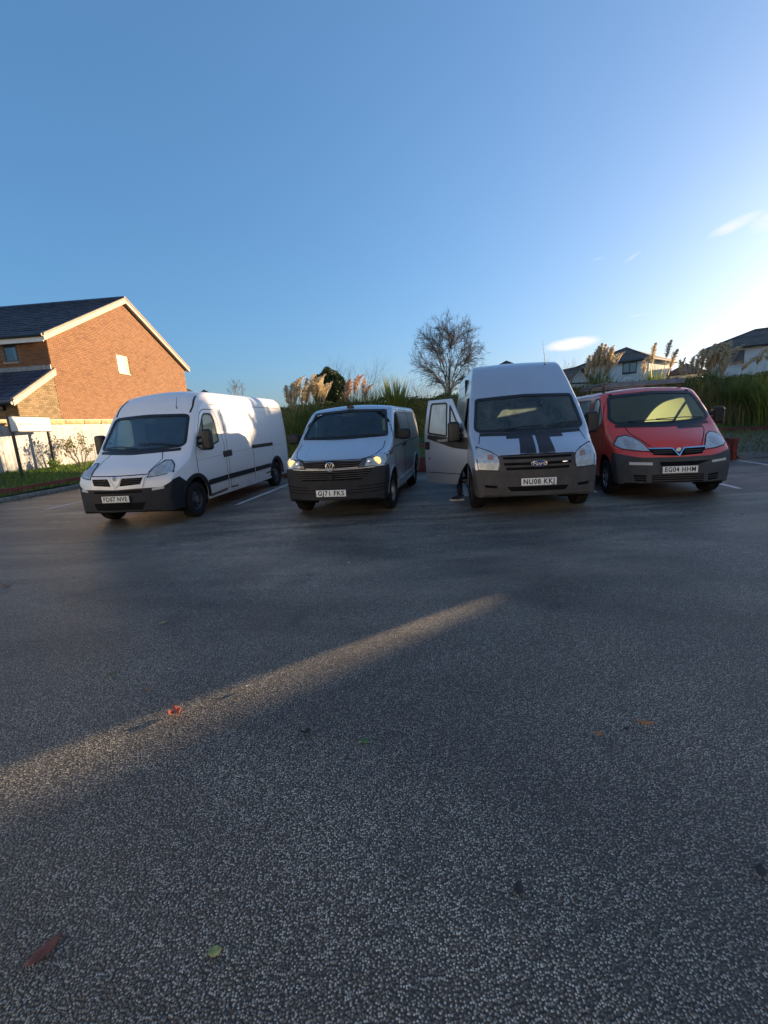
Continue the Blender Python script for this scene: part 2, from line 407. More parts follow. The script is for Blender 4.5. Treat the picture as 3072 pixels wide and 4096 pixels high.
class Van:
    def __init__(s, name, label, x, y, a, W, L, prof, side, bow, z0, pm, bp=2.2):
        s.root = empty(name, (x, y, 0), -a); tag(s.root, label, 'van', 'vans parked in a row')
        s.W, s.L, s.pm, s.z0 = W, L, pm, z0
        fz, fw, frx, frz, fc = [lerp_list([(p[0], p[i]) for p in prof]) for i in (1, 2, 3, 4, 5)]
        sf = lerp_list(side); fb = lerp_list(bow)
        ys = []
        for i in range(len(prof)-1):
            (ya, za), (yb, zb) = prof[i][:2], prof[i+1][:2]
            n = max(1, int(math.ceil(max((yb-ya)/.30, abs(zb-za)/.10, ((yb-ya)/.12 if yb < 2.2 else 0)))))
            ys += [ya+(yb-ya)*k/n for k in range(n)]
        ys.append(prof[-1][0])
        bm = bmesh.new(); grid = []
        NS, NA, NT = 12, 6, 8
        for yy in ys:
            zt, wf, rx, rz, cr = fz(yy), fw(yy), frx(yy), frz(yy), fc(yy)
            rz = min(rz, (zt-z0)*.8)
            half = []
            zs = zt-rz
            for k in range(NS):
                z = z0+(zs-z0)*k/NS; half.append((W*wf*sf(z), z))
            xe = W*wf*sf(zs)
            for k in range(NA+1):
                t = math.pi/2*k/NA
                half.append((xe-rx*(1-math.cos(t)), zs+rz*math.sin(t)))
            xi = xe-rx
            for k in range(1, NT+1):
                x_ = xi*(1-k/NT); half.append((x_, zt+cr*(1-(x_/xi)**2)))
            full = half+[(-a_, b_) for a_, b_ in half[-2::-1]]
            B = fb(yy)
            grid.append([bm.verts.new((px, yy+B*min(1.3, abs(px)/W)**bp, pz)) for px, pz in full])
        for j in range(len(grid)-1):
            for k in range(len(grid[0])-1):
                bm.faces.new((grid[j][k], grid[j+1][k], grid[j+1][k+1], grid[j][k+1]))
        bm.faces.new(grid[0]); bm.faces.new(list(reversed(grid[-1])))
        bmesh.ops.recalc_face_normals(bm, faces=bm.faces)
        bm.normal_update()
        s.bvh = BVHTree.FromBMesh(bm)
        me = bpy.data.meshes.new('body'); bm.to_mesh(me); bm.free()
        me.materials.append(M[pm])
        s.body = link('body', me, None, s.root)
        sm = s.body.modifiers.new('s', 'SOLIDIFY'); sm.thickness = .022; sm.offset = -1
        apply_mods(s.body)
        s.cut = MB()
    # projection of a 2D point on the skin
    def P(s, a, b, pr):
        if pr == 'f': o, d = Vector((a, -2, b)), Vector((0, 1, 0))
        elif pr == 'r': o, d = Vector((3, a, b)), Vector((-1, 0, 0))
        elif pr == 'l': o, d = Vector((-3, a, b)), Vector((1, 0, 0))
        else: o, d = Vector((a, b, 5)), Vector((0, 0, -1))
        h, n, _, _ = s.bvh.ray_cast(o, d)
        if h is None: h, n, _, _ = s.bvh.find_nearest(o+d*2.2)
        if n.dot(d) > 0: n = -n
        return h, n
    def P_smooth(s, a, b, pr):
        h, n = s.P(a, b, pr)
        e = .03; nn = n.copy()
        for da, db in ((e, 0), (-e, 0), (0, e), (0, -e)): nn += s.P(a+da, b+db, pr)[1]
        return h, nn.normalized()
    def patch(s, name, rows, mat, pr='f', n=12, m=5, off=.004, th=.014, parent=None, sharp=35):
        rr = [resample([(p[0], p[1], 0) for p in r], n) for r in rows]
        grid = []
        for i in range(m):
            t = i/(m-1)*(len(rr)-1); k = min(int(t), len(rr)-2); f = t-k
            grid.append([rr[k][j].lerp(rr[k+1][j], f) for j in range(n)])
        top, bot = [], []
        for row in grid:
            for p in row:
                h, nn = s.P_smooth(p.x, p.y, pr)
                top.append(h+nn*off); bot.append(h+nn*(off-(th or 0)))
        V = list(top); F = [(i*n+j, i*n+j+1, (i+1)*n+j+1, (i+1)*n+j) for i in range(m-1) for j in range(n-1)]
        if th:
            K = len(top); V += bot
            F += [(K+i*n+j, K+(i+1)*n+j, K+(i+1)*n+j+1, K+i*n+j+1) for i in range(m-1) for j in range(n-1)]
            edge = [j for j in range(n)]+[i*n+n-1 for i in range(1, m)]+[(m-1)*n+j for j in range(n-2, -1, -1)]+[i*n for i in range(m-2, 0, -1)]
            for q in range(len(edge)):
                a, b = edge[q], edge[(q+1) % len(edge)]; F.append((b, a, K+a, K+b))
        mb = MB(); mb.v = V; mb.f = F
        return mb.build(name, mat, parent or s.root, smooth=True, sharp=sharp)
    def ring(s, name, outl, mat, pr='f', w_out=.012, w_in=.03, off=.004, th=.012, parent=None):
        o2 = offset2d(outl, w_out); i2 = offset2d(outl, -w_in); n = len(outl)
        V, F = [], []
        for lst in (o2, i2):
            for a, b in lst:
                h, nn = s.P_smooth(a, b, pr); V.append(h+nn*off)
        for lst in (o2, i2):
            for a, b in lst:
                h, nn = s.P_smooth(a, b, pr); V.append(h+nn*(off-th))
        for i in range(n):
            j = (i+1) % n
            F += [(i, j, n+j, n+i), (2*n+i, 3*n+i, 3*n+j, 2*n+j), (i, 2*n+i, 2*n+j, j), (n+i, n+j, 3*n+j, 3*n+i)]
        mb = MB(); mb.v = V; mb.f = F
        return mb.build(name, mat, parent or s.root, smooth=True, sharp=35)
    def line(s, name, pts, w, mat='gap', pr='r', n=16, off=.0015, th=.006, parent=None):
        a = resample([(p[0], p[1], 0) for p in pts], n); up, dn = [], []
        for i, p in enumerate(a):
            t = (a[min(i+1, n-1)]-a[max(i-1, 0)]).normalized(); nn = Vector((-t.y, t.x, 0))*w/2
            up.append(p+nn); dn.append(p-nn)
        return s.patch(name, [dn, up], mat, pr, n, 2, off, th, parent)
    def window(s, name, rows, mat, pr, seal='seal', rim=.03, r=.05, w_out=.012, parent=None, cut=True):
        out = [(p[0], p[1]) for p in rows[0]]+[(p[0], p[1]) for p in reversed(rows[-1])]
        out = round_outline(out, r)
        dense = []
        for i in range(len(out)):
            a, b = Vector(out[i]), Vector(out[(i+1) % len(out)]); k = max(1, int((b-a).length/.12))
            dense += [tuple(a.lerp(b, q/k)) for q in range(k)]
        if cut:
            if pr == 'f': s.cut.prism(out, -1.0, 2.35, lambda a, b, h: (a, h, b))
            elif pr == 'r': s.cut.prism(out, .45, 1.4, lambda a, b, h: (h, a, b))
            else: s.cut.prism(out, -1.4, -.45, lambda a, b, h: (h, a, b))
        g = s.fill(name, offset2d(dense, .008), mat, pr, -.009, parent)
        if seal: s.ring(seal, dense, 'black', pr, w_out, rim, .003, .010, parent=g)
        return g, out
    def fill(s, name, outl, mat, pr, off, parent=None):
        """curved single sheet filling an outline"""
        bm = bmesh.new(); vs = [bm.verts.new((a, b, 0)) for a, b in outl]
        f = bm.faces.new(vs)
        bmesh.ops.triangulate(bm, faces=[f])
        for _ in range(3):
            bmesh.ops.subdivide_edges(bm, edges=[e for e in bm.edges if e.calc_length() > .14], cuts=1, use_grid_fill=False)
            bmesh.ops.triangulate(bm, faces=bm.faces[:], quad_method='BEAUTY', ngon_method='BEAUTY')
        for v in bm.verts:
            h, nn = s.P_smooth(v.co.x, v.co.y, pr); v.co = h+nn*off
        bmesh.ops.recalc_face_normals(bm, faces=bm.faces)
        me = bpy.data.meshes.new(name); bm.to_mesh(me); bm.free(); shade(me, 60)
        return link(name, me, mat, parent or s.root)
    def arches(s, ys, r, zc, xin=.52):
        for yw in ys:
            pl = [(yw+r*math.cos(2*math.pi*k/36), zc+r*math.sin(2*math.pi*k/36)) for k in range(36)]
            s.cut.prism(pl, xin, 1.4, lambda a, b, h: (h, a, b)); s.cut.prism(pl, -1.4, -xin, lambda a, b, h: (h, a, b))
            for sg in (1, -1):
                mb = MB(); n = 18
                for k in range(n+1):
                    t = R(-25+230*k/n); c_, s_ = math.cos(t), math.sin(t)
                    mb.v += [Vector((sg*(s.W*.93), yw+(r+.008)*c_, zc+(r+.008)*s_)), Vector((sg*(xin-.08), yw+(r+.008)*c_, zc+(r+.008)*s_)), Vector((sg*(xin-.08), yw+.05*c_, zc+.05*s_))]
                for k in range(n):
                    for q in (0, 1): mb.f.append((3*k+q, 3*k+q+1, 3*k+q+4, 3*k+q+3))
                mb.build('wheel_arch_liner', 'gap', s.root, fixn=False)
    def finish(s, bumper_poly=None, bumper_mat='plastic', extra_split=()):
        parts = []
        if bumper_poly: parts.append(('front_bumper', bumper_poly, bumper_mat, -1.6, 1.6, .006))
        parts += list(extra_split)
        res = []
        for nm, pl, mt, x0, x1, grow in parts:
            mb = MB(); mb.prism(pl, x0, x1, lambda a, b, h: (h, a, b)); c = mb.build('cutter'); boolean_parent(s, c)
            b = link(nm, s.body.data.copy(), None, s.root)
            boolean(b, c, 'INTERSECT'); boolean(s.body, c, 'DIFFERENCE'); bpy.data.objects.remove(c)
            if mt: b.data.materials.clear(); b.data.materials.append(M[mt])
            res.append((b, grow))
        c = s.cut.build('cutter'); boolean_parent(s, c)
        for b in [s.body]+[q[0] for q in res]: boolean(b, c, 'DIFFERENCE')
        bpy.data.objects.remove(c)
        for b, grow in res:
            if grow:
                for v in b.data.vertices: v.co += v.normal*grow
            shade(b.data, 30)
        res = [q[0] for q in res]
        shade(s.body.data, 30)
        return res
    def box(s, name, c, d, mat, parent=None, bevel=0, rot=None):
        return MB().box(c, d, rot).build(name, mat, parent or s.root, bevel=bevel)
    def tube(s, name, pts, r, mat, parent=None, n=8):
        return MB().tube(pts, r, n).build(name, mat, parent or s.root, smooth=True)
    def wheels(s, ys, r, xo, style, steer=0, tyre_w=.21):
        for wi, yw in enumerate(ys):
            for sg in (1, -1):
                c = (sg*xo, yw, r)
                w = empty('wheel', c, (steer if wi == 0 else 0), s.root)
                if sg < 0: w.rotation_euler = (0, 0, math.pi+(steer if wi == 0 else 0))
                tw = tyre_w/2; ri = r*.62
                pr = [(tw*.62, ri), (tw*.9, ri+.012), (tw, ri+(r-ri)*.45), (tw*.96, r-.03), (tw*.82, r-.006), (tw*.6, r), (-tw*.6, r), (-tw*.85, r-.01), (-tw, r-.05), (-tw*.9, ri), (-tw*.5, ri*.6)]
                MB().lathe(pr, 36).build('tyre', 'rubber', w, smooth=True, sharp=50)
                if style == 'steel_dark': mat, cap = 'rim_dark', 'rim'
                elif style == 'steel': mat, cap = 'rim', 'lightgrey'
                else: mat, cap = 'hubcap', 'hubcap'
                rp = [(tw*.60, ri+.002), (tw*.72, ri-.006), (tw*.70, ri-.018), (tw*.40, ri-.03), (tw*.30, ri*.78), (tw*.42, ri*.62), (tw*.55, ri*.5), (tw*.50, ri*.36), (tw*.62, ri*.30), (tw*.66, .001)]
                rim = MB().lathe(rp, 36).build('rim', mat, w, smooth=True, sharp=45)
                mb = MB()
                if style in ('steel', 'steel_dark'):
                    for k in range(9):
                        an = 2*math.pi*k/9
                        mb.lathe([(tw*.36, .0005), (tw*.39, .019), (tw*.30, .021)], 8, 'x', (0, ri*.74*math.cos(an), ri*.74*math.sin(an)))
                    tag(mb.build('rim_hole', 'gap', w), kind='stuff')
                    MB().lathe([(tw*.60, ri*.33), (tw*.74, ri*.31), (tw*.78, ri*.2), (tw*.80, .001)], 20).build('hub_cap', cap, w, smooth=True)
                else:
                    for k in range(7):
                        an = 2*math.pi*k/7; d1 = Vector((0, math.cos(an), math.sin(an))); d2 = Vector((0, -math.sin(an), math.cos(an)))
                        i0 = len(mb.v); q = tw*.62
                        for (rr, ww) in ((ri*.42, .012), (ri*.70, .026), (ri*.90, .034)):
                            mb.v += [Vector((q, 0, 0))+d1*rr+d2*ww, Vector((q, 0, 0))+d1*rr-d2*ww]; q += .002
                        mb.f += [(i0, i0+1, i0+3, i0+2), (i0+2, i0+3, i0+5, i0+4)]
                    tag(mb.build('rim_hole', 'gap', w, fixn=False), kind='stuff')
    def plate(s, txt, y, zc, sx=.86):
        p = s.box('number_plate', (0, y-.006, zc), (.52, .012, .111), 'plate', bevel=.003)
        me = text_mesh(txt, .108, .0012, .0026, sx, 0, 1.14)
        w = max(v.co.x for v in me.vertices)-min(v.co.x for v in me.vertices); me.transform(Matrix.Diagonal((.455/w, 1, 1, 1)))
        t = link('plate_lettering', me, 'ink', p); t.location = (0, y-.0135, zc); t.rotation_euler = (R(90), 0, 0)
        for a in (0,): pass
        return p
    def mirror(s, sg, x, y, z, w, h, d, mat='black', arms=((-.02, -.06), (-.02, .06)), armlen=.14, tilt=0):
        mb = MB(); mb.box((0, 0, 0), (w, d, h))
        o = mb.build('wing_mirror', mat, s.root, bevel=min(w, d, h)*.43, seg=5); o.location = (sg*x, y, z); o.rotation_euler = (0, 0, sg*R(8)+tilt)
        g = MB().box((0, d/2+.002, 0), (w*.8, .006, h*.82)).build('mirror_glass', 'mirror', o)
        ar = MB()
        for dy, dz in arms:
            ar.tube([(-sg*w*.35, dy, dz), (-sg*(w*.5+armlen), dy+.02, dz*.8-.02)], [.028, .036], 8)
        ar.build('mirror_arm', mat, o, smooth=True)
        return o
    def interior(s, cy, cz, by, seats, wheel_x=-.45, roof_z=1.7, width=None):
        w = (width or s.W)*1.78
        mb = MB(); mb.prism([(cy+.03, cz-.05), (cy+.30, cz-.02), (cy+.52, cz-.06), (cy+.56, cz-.30), (cy+.40, cz-.55), (cy+.05, cz-.55)], -w/2, w/2, lambda a, b, h: (h, a, b))
        mb.build('dashboard', 'interior', s.root, bevel=.03)
        MB().box((0, by, (s.z0+roof_z)/2), (w*.99, .03, roof_z-s.z0)).build('bulkhead', 'interior', s.root)
        MB().box((0, (s.L+.3)/2, s.z0+.09), (w*.93, s.L-.5, .05)).build('floor_pan', 'interior', s.root)
        MB().box((0, .62, s.z0+.22), (w*.56, .75, .30)).build('engine_bay', 'gap', s.root)
        for sx in seats:
            b = MB().box((sx, by-.42, cz-.42), (.48, .50, .16)).build('seat', 'interior', s.root, bevel=.05)
            MB().box((sx, by-.17, cz-.06), (.46, .14, .62), Euler((R(-10), 0, 0)).to_matrix()).build('backrest', 'interior', b, bevel=.05)
            MB().box((sx, by-.12, cz+.35), (.26, .10, .18)).build('headrest', 'interior', b, bevel=.04)
        c = Vector((wheel_x, cy+.66, cz+.0)); n = Vector((0, -.72, .69)); u = Vector((1, 0, 0)); v = n.cross(u)
        MB().tube([c+(u*math.cos(t)+v*math.sin(t))*.19 for t in [2*math.pi*k/24 for k in range(25)]], .016, 6).tube([c-u*.18, c+u*.18], .018, 6).tube([c, c+Vector((0, -.2, -.18))], .03, 6).build('steering_wheel', 'black', s.root, smooth=True)
    def wiper(s, pts, r=.010):
        q = []
        for a, b in pts:
            h, n = s.P_smooth(a, b, 'f'); q.append(h+n*.022)
        return s.tube('wiper', q, r, 'black', n=6)
def boolean_parent(s, c):
    c.parent = s.root

def emblem(v, x, z, r, parent=None):
    h, n = v.P_smooth(x, z, 'f')
    o = MB().lathe([(.0, r), (-.012, r*.95), (-.016, r*.8), (-.012, r*.72), (-.012, .001)], 24, 'y').build('badge', 'chrome', parent or v.root, smooth=True)
    o.location = h+n*.012
    return o

# ===== white high roof van ==================================================
def movano():
    prof = [(0, .31, .80, .10, .04, 0), (.012, .45, .86, .10, .05, .01), (.03, .66, .90, .10, .05, .01), (.06, .84, .925, .10, .05, .02), (.12, .93, .94, .12, .06, .03),
            (.40, 1.08, .97, .16, .08, .05), (.68, 1.25, 1, .15, .09, .055), (.72, 1.29, 1, .13, .09, .055), (1.19, 1.88, 1, .10, .10, .05), (1.25, 1.95, 1, .10, .10, .05),
            (1.52, 2.22, 1, .14, .12, .05), (1.78, 2.35, 1, .18, .17, .05), (2.1, 2.40, 1, .18, .2, .05), (5.6, 2.40, 1, .18, .2, .05), (5.83, 2.35, .99, .18, .2, .04), (5.9, 2.25, .98, .16, .2, .03)]
    side = [(.2, .965), (.5, .985), (.85, 1.0), (1.25, .995), (1.6, .97), (2.0, .93), (2.45, .885)]
    bow = [(0, .27), (.4, .20), (.7, .16), (1.2, .13), (1.6, .09), (2.1, 0), (5.9, 0)]
    v = Van('panel_van', 'long white high-roof panel van nearest the brick house', -4.618, 7.557, .153, .985, 5.9, prof, side, bow, .27, 'white')
    v.arches((.93, 4.95), .405, .36)
    g, _ = v.window('windscreen', [[(-.87, 1.40), (-.80, 1.345), (-.4, 1.32), (0, 1.31), (.4, 1.32), (.80, 1.345), (.87, 1.40)], [(-.80, 1.90), (-.72, 1.94), (0, 1.965), (.72, 1.94), (.80, 1.90)]], 'glass_ws_white', 'f', rim=.035)
    MB().box((.02, 0, 0), (.24, .05, .07)).build('rear_view_mirror', 'black', g, bevel=.015).location = v.P(0, 1.84, 'f')[0]+Vector((0, .10, 0))
    for sg, pr in ((1, 'r'), (-1, 'l')):
        gw, _ = v.window('door_window', [[(1.08, 1.34), (1.30, 1.235), (1.55, 1.30), (1.96, 1.38)], [(1.50, 1.88), (1.58, 1.945), (1.84, 1.95), (1.92, 1.86)]], 'glass_fog', pr, rim=.022, r=.07)
        v.line('window_divider', [(1.34, 1.30), (1.49, 1.84)], .035, 'black', pr, 8, .004, .012, gw)
        v.line('door_gap', [(1.02, .62), (1.02, 1.20), (1.16, 1.50), (1.45, 1.98), (1.60, 2.03), (1.98, 2.03), (2.04, 1.9), (2.14, 1.3), (2.16, .36)], .013, pr=pr, n=40)
        v.line('body_crease', [(1.02, 1.06), (3.0, 1.13), (5.8, 1.13)], .012, 'lightgrey', pr, 20, .001, .006)
        v.line('sliding_door_gap', [(2.26, .34), (2.26, 2.1), (3.50, 2.1), (3.52, 1.2), (3.52, .33)], .012, pr=pr, n=40)
        v.line('roof_seam', [(1.9, 2.13), (5.7, 2.13)], .010, 'gap', pr, 20)
        v.line('panel_pressing', [(3.66, 2.02), (3.70, 1.44), (4.45, 1.42), (4.55, 1.5), (4.55, 2.0), (3.66, 2.02)], .008, 'lightgrey', pr, 40)
        v.line('panel_pressing', [(4.75, 2.02), (4.75, 1.2), (4.75, .75)], .008, 'lightgrey', pr, 30)
        v.line('side_rubbing_strip', [(1.36, .595), (2.12, .61)], .105, 'plastic', pr, 10, .018, .024)
        v.line('side_rubbing_strip', [(2.19, .612), (3.49, .615)], .105, 'plastic', pr, 12, .018, .024)
        v.line('side_rubbing_strip', [(3.56, .616), (4.50, .62)], .105, 'plastic', pr, 10, .018, .024)
        v.line('sliding_rail', [(3.48, 1.17), (4.78, 1.17)], .085, 'black', pr, 14, .006, .014)
        v.line('door_handle', [(2.05, 1.10), (2.42, 1.11)], .13, 'black', pr, 8, .012, .02)
        for yw in (.93, 4.95):
            arc = lambda r_: [(yw+r_*math.cos(R(t)), .36+r_*math.sin(R(t))) for t in (range(-5, 176, 9) if yw < 2 else range(-5, 190, 9))]
            v.patch('wheel_arch_trim', [arc(.40), arc(.475)], 'plastic', pr, 22, 2, .012, .02)
        hl = v.patch('headlight', [[(sg*.555, .875), (sg*.70, .885), (sg*.90, .925)], [(sg*.56, .89), (sg*.605, 1.03), (sg*.665, 1.12), (sg*.77, 1.115), (sg*.86, 1.04), (sg*.905, .94)]], 'reflector', 'f', 14, 6, .004)
        v.patch('lens', [[(sg*.555, .875), (sg*.70, .885), (sg*.90, .925)], [(sg*.56, .89), (sg*.605, 1.03), (sg*.665, 1.12), (sg*.77, 1.115), (sg*.86, 1.04), (sg*.905, .94)]], 'lens', 'f', 14, 6, .018, None, hl)
        v.ring('headlight_seal', [(sg*.555, .875), (sg*.70, .885), (sg*.80, .90), (sg*.905, .93), (sg*.86, 1.04), (sg*.77, 1.115), (sg*.665, 1.12), (sg*.605, 1.03), (sg*.57, .95)], 'gap', 'f', .009, .003, .010, .014, parent=hl)
        v.patch('lamp_bowl', [[(sg*.64, .93), (sg*.76, .93)], [(sg*.63, .99), (sg*.77, .99)], [(sg*.66, 1.05), (sg*.74, 1.05)]], 'lightgrey', 'f', 8, 5, .010, .01, hl)
        v.patch('headlight_trim', [[(sg*.57, .845), (sg*.90, .885)], [(sg*.57, .862), (sg*.90, .905)]], 'white', 'f', 10, 2, .008, .02)
        v.patch('fog_lamp', [[(sg*.62, .645), (sg*.80, .66)], [(sg*.62, .685), (sg*.80, .70)]], 'lightgrey', 'f', 8, 2, .016, .02)
        v.mirror(sg, 1.14, 1.22, 1.44, .20, .40, .16, 'black', armlen=.14)
    v.line('bonnet_gap', [(.50, 1.30), (.60, 1.16), (.57, 1.02), (.535, .93)], .012, 'gap', 'f', 20); v.line('bonnet_gap', [(-.50, 1.30), (-.60, 1.16), (-.57, 1.02), (-.535, .93)], .012, 'gap', 'f', 20)
    v.line('bonnet_gap', [(-.54, .925), (0, .918), (.54, .925)], .016, 'gap', 'f', 24)
    fr = v.patch('grille', [[(-.47, .70), (0, .685), (.47, .70)], [(-.53, .90), (0, .905), (.53, .90)]], 'white', 'f', 24, 6, .016, .03)
    for sg in (1, -1):
        op = v.patch('grille_opening', [[(sg*.085, .745), (sg*.44, .765)], [(sg*.13, .868), (sg*.485, .87)]], 'gap', 'f', 12, 4, .0185, .01, fr)
        for zz in (.785, .815, .845): v.line('grille_bar', [(sg*.115, zz), (sg*.455, zz)], .008, 'plastic_grey', 'f', 10, .022, .008, fr)
        v.line('grille_wing', [(0, .715), (sg*.06, .79), (sg*.125, .885), (sg*.49, .888)], .030, 'white', 'f', 24, .030, .02, fr)
    emblem(v, 0, .865, .045)
    v.patch('lower_grille', [[(-.44, .335), (.44, .335)], [(-.50, .455), (.50, .455)]], 'gap', 'f', 20, 4, .010, .012)
    v.patch('bumper_slot', [[(-.46, .625), (.46, .625)], [(-.46, .665), (.46, .665)]], 'gap', 'f', 20, 3, .010, .012)
    v.plate('FD07 NVE', -.012, .53)
    v.wiper([(-.70, 1.375), (-.40, 1.39), (.02, 1.345)]); v.wiper([(.02, 1.42), (.40, 1.42), (.74, 1.37)])
    v.line('scuttle', [(-.82, 1.30), (0, 1.27), (.82, 1.30)], .05, 'black', 'f', 24, .004, .01)
    for sg in (1, -1): v.line('roof_gutter', [(sg*.79, 1.97), (sg*.80, 2.10), (sg*.74, 2.30)], .035, 'black', 'f', 12, .004, .012)
    h = v.P(.52, 2.06, 'f')[0]; v.tube('aerial', [h, h+Vector((.0, -.01, .05)), h+Vector((.05, -.02, .22))], [.012, .006, .003], 'black')
    v.interior(.80, 1.30, 2.25, (-.5, .15, .6), roof_z=2.2)
    v.finish([(-.4, .1), (-.4, .69), (.19, .69), (.30, .80), (.46, .83), (.60, .74), (.72, .66), (.72, .1)], 'plastic')
    v.wheels((.93, 4.95), .335, .86, 'steel_dark', steer=R(3))
    v.line('rust_patch', [(1.40, .33), (1.75, .34), (2.1, .36)], .05, 'rust', 'r', 14, .002, .006); v.line('rust_patch', [(2.25, .37), (2.6, .36)], .035, 'rust', 'r', 10, .002, .006)
    v.line('scrape', [(4.2, .44), (4.5, .45), (4.75, .49)], .04, 'rust', 'r', 10, .002, .006)
    return v
M['rust'] = simple('rust', (.10, .06, .04), .9, var=.6, nscale=30)

# ===== silver low roof van ==================================================
def t6():
    prof = [(0, .34, .86, .08, .04, 0), (.012, .50, .90, .08, .05, .0), (.03, .72, .925, .08, .05, .01), (.055, .88, .935, .08, .05, .02), (.10, .96, .94, .10, .06, .03),
            (.32, 1.06, .955, .12, .07, .045), (.85, 1.27, .99, .12, .08, .05), (.89, 1.30, .99, .10, .08, .05), (1.50, 1.775, 1, .09, .09, .05), (1.60, 1.83, 1, .10, .10, .05), (1.85, 1.88, 1, .12, .12, .05),
            (4.55, 1.88, 1, .12, .12, .05), (4.82, 1.80, .985, .12, .12, .04), (4.9, 1.68, .97, .12, .12, .03)]
    side = [(.25, .955), (.5, .985), (.8, 1.0), (1.15, .99), (1.5, .935), (1.95, .85)]
    bow = [(0, .30), (.3, .24), (.85, .15), (1.5, .11), (2.0, 0), (4.9, 0)]
    v = Van('panel_van', 'silver low-roof van with its headlights switched on', -.861, 7.292, .209, .952, 4.9, prof, side, bow, .30, 'silver')
    v.arches((.90, 3.90), .40, .37)
    g, _ = v.window('windscreen', [[(-.82, 1.33), (-.4, 1.318), (0, 1.312), (.4, 1.318), (.82, 1.33)], [(-.71, 1.80), (0, 1.835), (.71, 1.80)]], 'glass_ws_silver', 'f', rim=.03, r=.05)
    MB().box((0, 0, 0), (.24, .05, .07)).build('rear_view_mirror', 'black', g, bevel=.015).location = v.P(0, 1.74, 'f')[0]+Vector((0, .10, 0))
    MB().box((0, 0, 0), (.13, .07, .045)).build('roof_camera', 'black', v.root, bevel=.012).location = v.P(0, 1.88, 'f')[0]+Vector((0, -.005, .015))
    for sg, pr in ((1, 'r'), (-1, 'l')):
        v.window('door_window', [[(1.12, 1.29), (1.5, 1.275), (1.95, 1.27)], [(1.58, 1.70), (1.66, 1.735), (1.93, 1.735)]], 'glass', pr, rim=.02, r=.05)
        v.line('door_gap', [(1.00, .62), (1.00, 1.18), (1.12, 1.36), (1.52, 1.80), (1.98, 1.80), (2.04, 1.3), (2.06, .42)], .013, pr=pr, n=40)
        v.line('belt_crease', [(.45, 1.04), (1.0, 1.12), (3.0, 1.15), (4.8, 1.15)], .022, 'black', pr, 24, .002, .008)
        v.line('sliding_door_gap', [(2.14, .42), (2.14, 1.80), (3.25, 1.80), (3.25, .7)], .012, pr=pr, n=36)
        v.line('window_pressing', [(2.22, 1.27), (2.22, 1.74), (3.2, 1.74), (3.2, 1.27), (2.22, 1.27)], .008, 'gap', pr, 40)
        v.line('door_handle', [(1.86, 1.10), (2.02, 1.10)], .05, 'black', pr, 6, .02, .02); v.line('door_handle', [(2.18, 1.10), (2.34, 1.10)], .05, 'black', pr, 6, .02, .02)
        v.line('side_repeater', [(.60, 1.015), (.84, 1.06)], .04, 'black', pr, 8, .004, .01)
        v.line('sill_trim', [(1.34, .47), (3.46, .47)], .035, 'silver', pr, 20, .012, .02)
        arc = lambda r_, yw: [(yw+r_*math.cos(R(t)), .37+r_*math.sin(R(t))) for t in range(-5, 186, 9)]
        for yw in (.90, 3.90): v.patch('wheel_arch_lip', [arc(.398, yw), arc(.44, yw)], 'silver', pr, 22, 2, .008, .014)
        rowb = [(sg*.47, .862), (sg*.66, .868), (sg*.88, .875)]; rowt = [(sg*.52, .972), (sg*.70, .995), (sg*.885, 1.02)]
        hl = v.patch('headlight', [rowb, rowt], 'reflector', 'f', 12, 5, .004)
        v.patch('lens', [rowb, rowt], 'lens', 'f', 12, 5, .020, None, hl)
        v.ring('headlight_seal', rowb+rowt[::-1], 'gap', 'f', .008, .003, .010, .014, parent=hl)
        v.patch('headlight_bezel', [[(sg*.47, .862), (sg*.57, .865)], [(sg*.52, .972), (sg*.60, .982)]], 'plastic_grey', 'f', 6, 4, .008, .01, hl)
        h, n = v.P_smooth(sg*.755, .935, 'f')
        b = MB().lathe([(-.010, .001), (-.008, .044), (-.002, .066), (.01, .072)], 16, 'y').build('bulb', 'bulb', hl, smooth=True); b.location = h+n*.008
        h, n = v.P_smooth(sg*.63, .925, 'f')
        b = MB().lathe([(-.010, .001), (-.006, .03), (.01, .04)], 16, 'y').build('lamp_bowl', 'chrome', hl, smooth=True); b.location = h+n*.008
        v.mirror(sg, 1.085, 1.24, 1.335, .24, .19, .14, 'plastic', arms=((0, -.04), (.02, -.05)), armlen=.11)
        for zz in (.44, .49, .54): v.line('bumper_groove', [(sg*.30 if zz < .5 else sg*.42, zz), (sg*.6, zz+.004), (sg*.90, zz+.02)], .012, 'gap', 'f', 14, .009, .008)
    v.line('bonnet_gap', [(-.79, 1.24), (-.80, 1.13), (-.70, 1.03), (-.52, .985), (0, .992), (.52, .985), (.70, 1.03), (.80, 1.13), (.79, 1.24)], .012, 'gap', 'f', 50)
    v.line('bonnet_crease', [(-.60, 1.26), (-.52, 1.04)], .008, 'silver', 'f', 12, .005, .01); v.line('bonnet_crease', [(.60, 1.26), (.52, 1.04)], .008, 'silver', 'f', 12, .005, .01)
    gr = v.patch('grille', [[(-.47, .865), (0, .858), (.47, .865)], [(-.52, .968), (0, .982), (.52, .968)]], 'gap', 'f', 20, 4, .006, .014)
    for zz in (.895, .925, .955): v.line('grille_bar', [(-.49, zz-.002), (0, zz), (.49, zz-.002)], .010, 'plastic_grey', 'f', 20, .014, .012, gr)
    v.line('chrome_strip', [(-.72, .846), (-.4, .838), (0, .835), (.4, .838), (.72, .846)], .011, 'hubcap', 'f', 30, .016, .014)
    lg = v.patch('lower_grille', [[(-.52, .655), (.52, .655)], [(-.68, .81), (.68, .81)]], 'gap', 'f', 20, 4, .008, .012)
